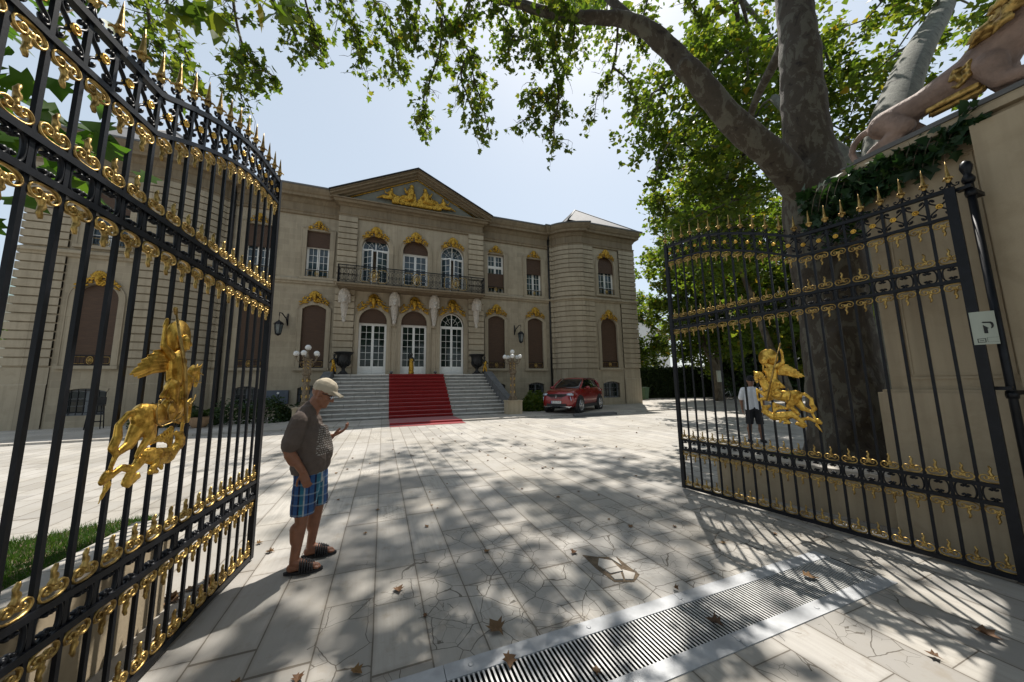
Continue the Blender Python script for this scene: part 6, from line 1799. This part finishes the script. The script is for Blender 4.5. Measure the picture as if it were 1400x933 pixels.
# --- man in the cap
def shirt_mat():
    t = NT('grey_brown_tshirt'); tc_ = t.n('ShaderNodeTexCoord').outputs['Object']; p = tc_
    s = t.n('ShaderNodeSeparateXYZ'); t.set(s.inputs[0], p)
    a = t.noise(p, 9, 4); b = t.noise(p, 240, 2)
    col = t.ramp(a, [(.3,(.095,.070,.056,1)),(.7,(.13,.098,.080,1))])
    row = t.math('MULTIPLY', s.outputs[2], 1/.020); rf = t.math('FLOOR', row)
    u = t.math('ADD', t.math('MULTIPLY', s.outputs[1], 1/.024), t.math('MULTIPLY', t.math('MODULO', rf, 2.0), .5))
    fu = t.math('SUBTRACT', t.math('FRACT', u), .5); fr = t.math('SUBTRACT', t.math('FRACT', row), .35)
    tri = t.math('LESS_THAN', t.math('ADD', t.math('ABSOLUTE', fu), t.math('ABSOLUTE', fr)), .40)
    msk = t.math('MULTIPLY', t.math('GREATER_THAN', s.outputs[0], .045), t.math('MULTIPLY', t.math('GREATER_THAN', s.outputs[2], 1.02), t.math('LESS_THAN', s.outputs[2], 1.34)))
    col = t.mix(t.math('MULTIPLY', t.math('MULTIPLY', tri, msk), .75), col, (.40,.37,.33,1))
    fold = t.noise(t.scale(p, (7, 7, 13)), 1.0, 3, .5, 1.0)
    t.bsdf(col, .9, 0, bump=t.math('ADD', fold, t.math('MULTIPLY', b, .03)), bstr=.5, bdist=.03); return t.mat
def plaid_mat():
    t = NT('blue_plaid_cloth'); p = t.n('ShaderNodeTexCoord').outputs['Object']
    s = t.n('ShaderNodeSeparateXYZ'); t.set(s.inputs[0], p)
    u = t.math('ADD', t.math('MULTIPLY', s.outputs[0], 1/.125), t.math('MULTIPLY', s.outputs[1], .6))
    f = t.math('FRACT', u)
    col = t.ramp(f, [(0,(.035,.10,.25,1)),(.26,(.035,.10,.25,1)),(.27,(.010,.012,.04,1)),(.38,(.010,.012,.04,1)),(.39,(.03,.16,.24,1)),(.62,(.03,.16,.24,1)),(.63,(.38,.42,.44,1)),(.72,(.38,.42,.44,1)),(.73,(.04,.11,.27,1)),(.9,(.04,.11,.27,1)),(.91,(.015,.02,.07,1)),(1,(.015,.02,.07,1))], 'CONSTANT')
    fz = t.math('FRACT', t.math('MULTIPLY', s.outputs[2], 1/.085))
    col = t.mix(t.math('MULTIPLY', t.math('LESS_THAN', fz, .16), .35), col, (.40,.45,.48,1)); col = t.mix(t.math('MULTIPLY', t.math('GREATER_THAN', fz, .55), .22), col, (.01,.03,.12,1))
    a = t.noise(p, 12, 3); t.bsdf(col, .9, 0, bump=a, bstr=.5, bdist=.02); return t.mat
MAT['shirt'] = shirt_mat(); MAT['plaid'] = plaid_mat(); MAT['beige'] = simple('beige_cap_cloth', (.50,.43,.32), .9, 0, .08, 14, .3, 60)
man = empty('person', (-.60,3.83,0), rad(-2), 'older man in beige cap, grey patterned shirt and blue plaid shorts looking at his hand', 'person')
m = MB()
Mh = head(m, Vector((.035,.05,1.585)), .42)
m.cap((-.055,.05,1.42), (-.002,.05,1.53), .068, .066, 12)
m.cap((-.07,.05,1.28), (-.03,.05,1.0), .085, .09, 12)
m.cap((-.10,-.13,1.33), (-.165,-.215,1.10), .050, .046, 12); m.cap((-.165,-.215,1.10), (-.045,-.205,.905), .046, .031, 12); m.cap((-.15,-.215,1.06), (-.12,-.21,1.0), .049, .046, 12)
hand(m, (-.04,-.205,.895), (.30,.0,-.95), (.95,.12,.30), (.05,1,.0), .62)
m.cap((-.09,.21,1.33), (-.08,.28,1.10), .050, .045, 12); m.cap((-.08,.28,1.10), (.10,.27,1.135), .044, .030, 12)
hand(m, (.105,.27,1.14), (.90,-.06,.42), (.05,1,0), (-.36,.0,.93), .50, s=1.22)
for y, dx in ((-.09,-.04),(.20,.03)):
    yb = .05+(y-.05)*.75
    m.cap((-.02+dx*.2,yb,.84), (-.015+dx,y,.48), .088, .060, 12); m.cap((-.01+dx,y,.48), (-.055+dx,y,.10), .056, .038, 12); m.cap((-.05+dx,y,.38), (-.05+dx,y,.28), .055, .048, 12)
    m.cap((-.075+dx,y,.055), (.03+dx,y,.06), .036, .034, 10); m.cap((.03+dx,y,.055), (.13+dx,y,.042), .036, .026, 10); m.cap((-.05+dx,y,.10), (.02+dx,y,.075), .040, .036, 10)
    for k in range(5): m.cap((.12+dx,y-.032+.016*k,.040), (.158+dx-.007*abs(k-1.5),y-.034+.017*k,.036), .013, .011, 7)
organic('body', m, .0062, MAT['skin'], man, 3)
eyes(man, Mh)
m = MB()
for y in (-.035,.135):
    m.cap((-.095,y,1.27), (-.085,y,1.30), .128, .118, 14); m.cap((-.07,y,1.20), (-.03,y,1.05), .142, .152, 14); m.cap((-.03,y,1.02), (-.035,y,.905), .152, .148, 14)
m.cap((-.03,.05,1.17), (-.005,.05,1.02), .155, .168, 16); m.cap((-.02,.05,.98), (-.03,.05,.90), .165, .158, 16)
m.cap((-.10,-.11,1.36), (-.10,.21,1.36), .078, .078, 12); m.cap((-.09,.05,1.40), (-.062,.05,1.452), .098, .076, 12); m.cap((-.085,-.03,1.40), (-.085,.13,1.40), .088, .088, 12)
m.cap((-.105,-.145,1.345), (-.15,-.205,1.145), .082, .082, 12); m.cap((-.09,.225,1.345), (-.085,.275,1.15), .080, .080, 12)
sh = organic('shirt', m, .0085, MAT['shirt'], man, 3, disp=(.020,.075))
def cut_below(o, z):
    bm = bmesh.new(); bm.from_mesh(o.data); bmesh.ops.bisect_plane(bm, geom=bm.verts[:]+bm.edges[:]+bm.faces[:], plane_co=(0,0,z), plane_no=(0,0,1), clear_inner=True); bm.to_mesh(o.data); bm.free()
cut_below(sh, .855)
m = MB()
for y in (-.02,.12): m.cap((-.03,y,.93), (-.025,y,.82), .132, .130, 14)
for y, dx in ((-.09,-.04),(.20,.03)): m.cap((-.02+dx*.2,.05+(y-.05)*.7,.82), (-.015+dx,y*.95,.50), .118, .098, 14)
so = organic('shorts', m, .0085, MAT['plaid'], man, 3, disp=(.012,.11)); cut_below(so, .505)
m = MB()
def HP(x, y, z): return Mh @ Vector((x, y, z))
m.cap(HP(-.02,0,.064), HP(.02,0,.066), .098, .095, 14); m.cap(HP(-.015,0,.10), HP(.01,0,.10), .068, .066, 12)
for k in range(9):
    y = -.072+.018*k; x1 = .185-.35*y*y*8*.9; m.cap(HP(.070,y,.066-.9*y*y), HP(x1,y,.050-3.2*y*y), .0105, .0075, 8)
cp_ = organic('cap', m, .0065, MAT['beige'], man, 2, disp=(.004,.04))
m = MB()
for q in (-1, 1):
    m.ball((.098,q*.034,.004), (.010,.029,.023), 12, 8, Mh)
m.build('sunglass_lens', MAT['headlight'], man)
m = MB(); m.tube([HP(.103,-.008,.012), HP(.106,0,.015), HP(.103,.008,.012)], .003, 5)
for q in (-1, 1): m.tube([HP(.098,q*.062,.014), HP(.05,q*.088,.016), HP(-.02,q*.097,.010)], .0035, 5)
m.build('sunglass_frame', MAT['ink'], man)
for y, dx in ((-.09,-.04),(.20,.03)): sandal(man, (-.115+dx,y,0), (.165+dx,y,0), 0, MAT['rubber'])

# --- man in white behind the right gate leaf
man2 = empty('person', (9.55,6.45,0), math.atan2(-6.45,-9.55)+.25, 'man in white t-shirt, black shorts and black cap standing behind the right gate leaf', 'person')
m = MB(); Mh2 = head(m, Vector((.02,0,1.64)), .12)
m.cap((-.02,0,1.46), (0,0,1.58), .060, .056, 12); m.cap((0,0,1.32), (0,0,1.0), .085, .09, 12)
for q in (-1, 1):
    m.cap((0,q*.17,1.37), (-.04,q*.255,1.12), .056, .044, 10); m.cap((-.04,q*.255,1.12), (-.02,q*.25,.88), .043, .029, 10)
    hand(m, (-.02,q*.25,.87), (.08,0,-1), (q*1.0 if q < 0 else 1.0,.1,0), (0,-q,0), .4)
    m.cap((0,q*.09,.88), (.01,q*.12,.50), .09, .060, 10); m.cap((.01,q*.12,.50), (-.02,q*.14,.09), .058, .040, 10); m.cap((-.03,q*.13,.36), (-.03,q*.13,.28), .063, .055, 10)
    m.cap((-.05,q*.14,.05), (.12,q*.16,.04), .04, .034, 10)
organic('body', m, .008, MAT['skin_dark'], man2, 3); eyes(man2, Mh2)
m = MB()
for q in (-1, 1):
    m.cap((0,q*.075,1.34), (0,q*.07,1.05), .120, .118, 14); m.cap((0,q*.07,1.05), (0,q*.075,.90), .118, .122, 14); m.cap((0,q*.19,1.40), (-.03,q*.245,1.19), .078, .082, 12)
m.cap((0,-.16,1.41), (0,.16,1.41), .072, .072, 12); m.cap((-.01,0,1.44), (-.01,0,1.45), .08, .075, 10)
sh2 = organic('shirt', m, .011, MAT['white_cloth'], man2, 3, disp=(.012,.1)); cut_below(sh2, .84)
m = MB()
for q in (-1, 1): m.cap((0,q*.06,.92), (0,q*.065,.84), .118, .118, 12); m.cap((0,q*.085,.84), (.01,q*.12,.50), .108, .092, 12)
so2 = organic('shorts', m, .011, MAT['black_cloth'], man2, 3, disp=(.01,.1)); cut_below(so2, .48)
m = MB(); m.cap(Mh2 @ Vector((-.02,0,.065)), Mh2 @ Vector((.02,0,.065)), .100, .098, 14)
for k in range(9):
    y = -.072+.018*k; m.cap(Mh2 @ Vector((.075,y,.055)), Mh2 @ Vector((.17-2.2*y*y,y,.045-2*y*y)), .0095, .0085, 8)
organic('cap', m, .009, MAT['black_cloth'], man2, 2)
for q in (-1, 1):
    m = MB(); m.cap((-.06,q*.14,.035), (.13,q*.16,.032), .05, .045, 12); m.v = [(x,y,max(.002,z)) for x,y,z in m.v]; m.build('shoe', MAT['rubber'], man2)

# ------------------------------------------------------------------ bicycle, bin, notice box
MAT['bike_white'] = simple('white_enamel', (.55,.56,.56), .4, .1, .1, 8, 0)
t = empty('bicycle', (28.9,22.0,0), rad(-22), 'pale framed bicycle leaning by the tree trunk in front of the hedge', 'bicycle'); t.scale = (1.15,1.15,1.15)
for x in (-.52,.52):
    m = MB(); m.tube([(x+.33*math.cos(a*PI/14),0,.34+.33*math.sin(a*PI/14)) for a in range(28)], .018, 6, closed=True); w = m.build('wheel', MAT['rubber'], t)
    m = MB()
    for k in range(10): m.tube([(x,0,.34),(x+.32*math.cos(k*PI/5),0,.34+.32*math.sin(k*PI/5))], .003, 4)
    m.tube([(x,-.04,.34),(x,.04,.34)], .025, 8); m.build('spokes', MAT['chrome'], w)
m = MB()
for a, b in (((-.52,.34),(-.05,.32)),((-.05,.32),(-.18,.80)),((-.52,.34),(-.16,.75)),((-.17,.76),(.36,.80)),((-.05,.32),(.38,.70)),((.34,.90),(.52,.34))): m.tube([(a[0],0,a[1]),(b[0],0,b[1])], .022, 8)
m.build('frame', MAT['bike_white'], t)
m = MB(); m.cap((-.30,0,.86), (-.08,0,.86), .055, .03, 8); m.tube([(-.18,0,.78),(-.19,0,.85)], .014, 6); m.build('saddle', MAT['rubber'], t)
m = MB(); m.tube([(.34,0,.88),(.33,0,.98)], .014, 6); m.tube([(.22,-.26,1.0),(.34,-.18,1.0),(.36,0,.98),(.34,.18,1.0),(.22,.26,1.0)], .013, 6); m.build('handlebar', MAT['bronze'], t)
m = MB(); m.tube([(-.05+.09*math.cos(a*PI/8),.03,.32+.09*math.sin(a*PI/8)) for a in range(16)], .008, 5, closed=True); m.tube([(-.05,.05,.32),(.03,.05,.18)], .01, 5); m.tube([(-.05,-.05,.32),(-.13,-.05,.46)], .01, 5); m.build('crank', MAT['chrome'], t)
MAT['bin'] = simple('green_bin_plastic', (.045,.10,.05), .5, 0, .15, 6, .1)
t = empty('wheelie_bin', (23.35,25.9,0), .2, 'green wheeled rubbish bin beside the right corner of the mansion', 'bin')
m = MB(); vs = [(-.24,-.27,.06),(.24,-.27,.06),(.24,.27,.06),(-.24,.27,.06),(-.31,-.36,1.12),(.31,-.36,1.12),(.31,.36,1.12),(-.31,.36,1.12)]
m.add(vs, [(0,3,2,1),(4,5,6,7),(0,1,5,4),(1,2,6,5),(2,3,7,6),(3,0,4,7)]); m.build('container', MAT['bin'], t)
m = MB(); m.box(-.34,.34,-.40,.40,1.125,1.17); m.box(-.28,.28,-.30,.30,1.17,1.21); m.build('lid', MAT['bin'], t)
for s in (-1, 1):
    m = MB(); m.lathe([(.10,-.03),(.10,.03)], 14, (0,0,0), True, Matrix.Translation((s*.27,.27,.10)) @ Matrix.Rotation(rad(90),4,'Y')); m.build('wheel', MAT['rubber'], t)
t = empty('notice_box', (26.75,20.65,1.6), 0, 'small pale box fixed on the two stemmed tree trunk', 'box')
m = MB(); m.box(-.22,.22,-.06,.06,0,.95); m.build('case', MAT['paper'], t); m = MB(); m.box(-.25,.25,-.09,.08,.95,1.0); m.build('lid', MAT['zinc'], t)

# ------------------------------------------------------------------ far houses
MAT['house_white'] = simple('white_render', (.62,.62,.60), .85, 0, .08, 2, .1); MAT['roof_red'] = simple('red_roof_tile', (.30,.11,.06), .8, 0, .3, 9, .4, 20, .03)
MAT['roof_green'] = simple('verdigris_roof', (.26,.36,.34), .6, .1, .2, 3, .2); MAT['house_yellow'] = simple('cream_render', (.52,.50,.40), .85, 0, .08, 2, .1)
t = empty('house', (47,52,0), rad(-10), 'white rendered house with a red roof glimpsed behind the trees right of the mansion', 'house')
m = MB(); m.prism([(-6,0),(6,0),(6,10.3),(0,14.0),(-6,10.3)], lambda u, v, w: (u, w, v), 0, 12); m.build('wall', MAT['house_white'], t)
m = MB()
for s in (-1, 1): m.prism([(0,14.35),(s*6.6,10.25),(s*6.6,9.95),(0,14.02)], lambda u, v, w: (u, w, v), -.5, 12.5)
m.build('roof', MAT['roof_red'], t); m = MB(); m.box(-4.4,-3.3,1.5,2.4,10.5,14.6); m.build('chimney', MAT['house_white'], t)
for x in (-3,0,3):
    for z in (3,6.6):
        m = MB(); m.box(x-.6,x+.6,-.03,.05,z,z+1.7); m.build('window', MAT['glass'], t)
t = empty('house', (-37,46,0), rad(6), 'cream building with a green metal roof seen at the far left behind the trees', 'house')
m = MB(); m.box(-9,9,0,10,0,10.6); m.box(-9.25,9.25,-.25,10.2,10.0,10.5); m.build('wall', MAT['house_yellow'], t)
m = MB(); vs = [(-9.6,-.6,10.6),(9.6,-.6,10.6),(9.6,10.6,10.6),(-9.6,10.6,10.6),(-7,2.5,13.2),(7,2.5,13.2),(7,7.5,13.2),(-7,7.5,13.2)]
m.add(vs, [(0,3,2,1),(4,5,6,7),(0,1,5,4),(1,2,6,5),(2,3,7,6),(3,0,4,7)]); m.build('roof', MAT['roof_green'], t)
for k in range(6):
    for z in (2.2,6.2): m = MB(); m.box(-7.6+2.9*k,-6.4+2.9*k,-.03,.05,z,z+2.0); m.build('window', MAT['glass'], t)

# ------------------------------------------------------------------ fallen leaves
def dry_mesh(seed):
    r_ = random.Random(seed); p = MAPLE; n = len(p)
    v = []; c = r_.uniform(.5,1.3); tw = r_.uniform(-.8,.8)
    for x, y in p:
        v.append((x, y-.4, .03+c*abs(x)**1.4*.9+tw*x*(y-.4)*.6+.25*max(0, abs(y-.4)-.2)+r_.uniform(0,.05)))
    v.append((0, -.02, .02)); v.append((.02,-.75,.06))
    f = [(i, (i+1) % n, n) for i in range(n)]+[(0,1,n+1)]
    mm = MB(); mm.add(v, f, False); return mm.mesh('dry_leaf', MAT['dry_leaf'])
DL = [dry_mesh(i) for i in range(5)]
def leaf(x, y, s, lab, group, z=.004):
    o = link('fallen_leaf', DL[R.randrange(5)], None, (x,y,z), (R.uniform(-.15,.15),R.uniform(-.15,.15),R.uniform(0,6.28)), (s,s,s*R.uniform(.6,1.2))); tag(o, lab, 'leaf', group); return o
NOT = [((.17,3.12),.13,'crumpled ochre leaf alone on the slabs right of the capped man'),((.77,2.41),.19,'large curled brown leaf just behind the drain grate, low centre'),((1.80,3.10),.11,'brown leaf lying left of the broken slab hole'),
 ((.76,2.11),.13,'yellow brown leaf on the far plate edge of the drain grate'),((2.17,1.88),.13,'big brown leaf in the middle of the grating bars'),((3.39,1.97),.15,'large rust brown leaf near the right end of the grating'),((3.66,1.15),.17,'long rolled brown leaf in front of the right gate leaf, nearest the pier'),
 ((3.11,1.2),.08,'small greenish brown leaf on the front paving right of the grate'),((2.24,2.27),.07,'small brown leaf touching the far grate plate edge'),((1.2,1.86),.08,'small brown leaf on the grating at the bottom of the view'),((-.09,2.38),.10,'brown leaf at the bottom edge left of the grate'),((-.4,2.45),.10,'ochre leaf at the lower left on the shaded slabs'),((-1.02,4.30),.10,'orange brown leaf at the free end of the left gate leaf')]
for (x, y), s, lab in NOT: leaf(x, y, s*.72, lab, None, .012 if y < 2.3 else .004)
for k in range(150):
    q = R.random()
    if q < .45: x, y = R.uniform(-1.5,6), R.uniform(2.4,10)
    elif q < .85: x, y = R.uniform(1,14), R.uniform(8,15.3)
    else: x, y = R.uniform(8,26), R.uniform(11,22)
    if 4.3 < x < 9 and 1 < y < 4.6: continue
    leaf(x, y, R.uniform(.03,.065)*(1+.05*y*.5), 'small dry brown plane leaf lying on the pale court paving', 'fallen leaves scattered over the court')
for k in range(14): leaf(-1.42+R.uniform(-.12,.12), R.uniform(3.55,4.0), R.uniform(.07,.11), 'dry leaf gathered between the left gate leaf and the low kerb wall', 'leaves gathered behind the left gate leaf')
for k in range(16): leaf(R.uniform(-3.2,-1.9), R.uniform(1.6,3.2), R.uniform(.07,.12), 'dry leaf lying in the grass behind the left gate leaf', 'leaves lying on the lawn', .66)
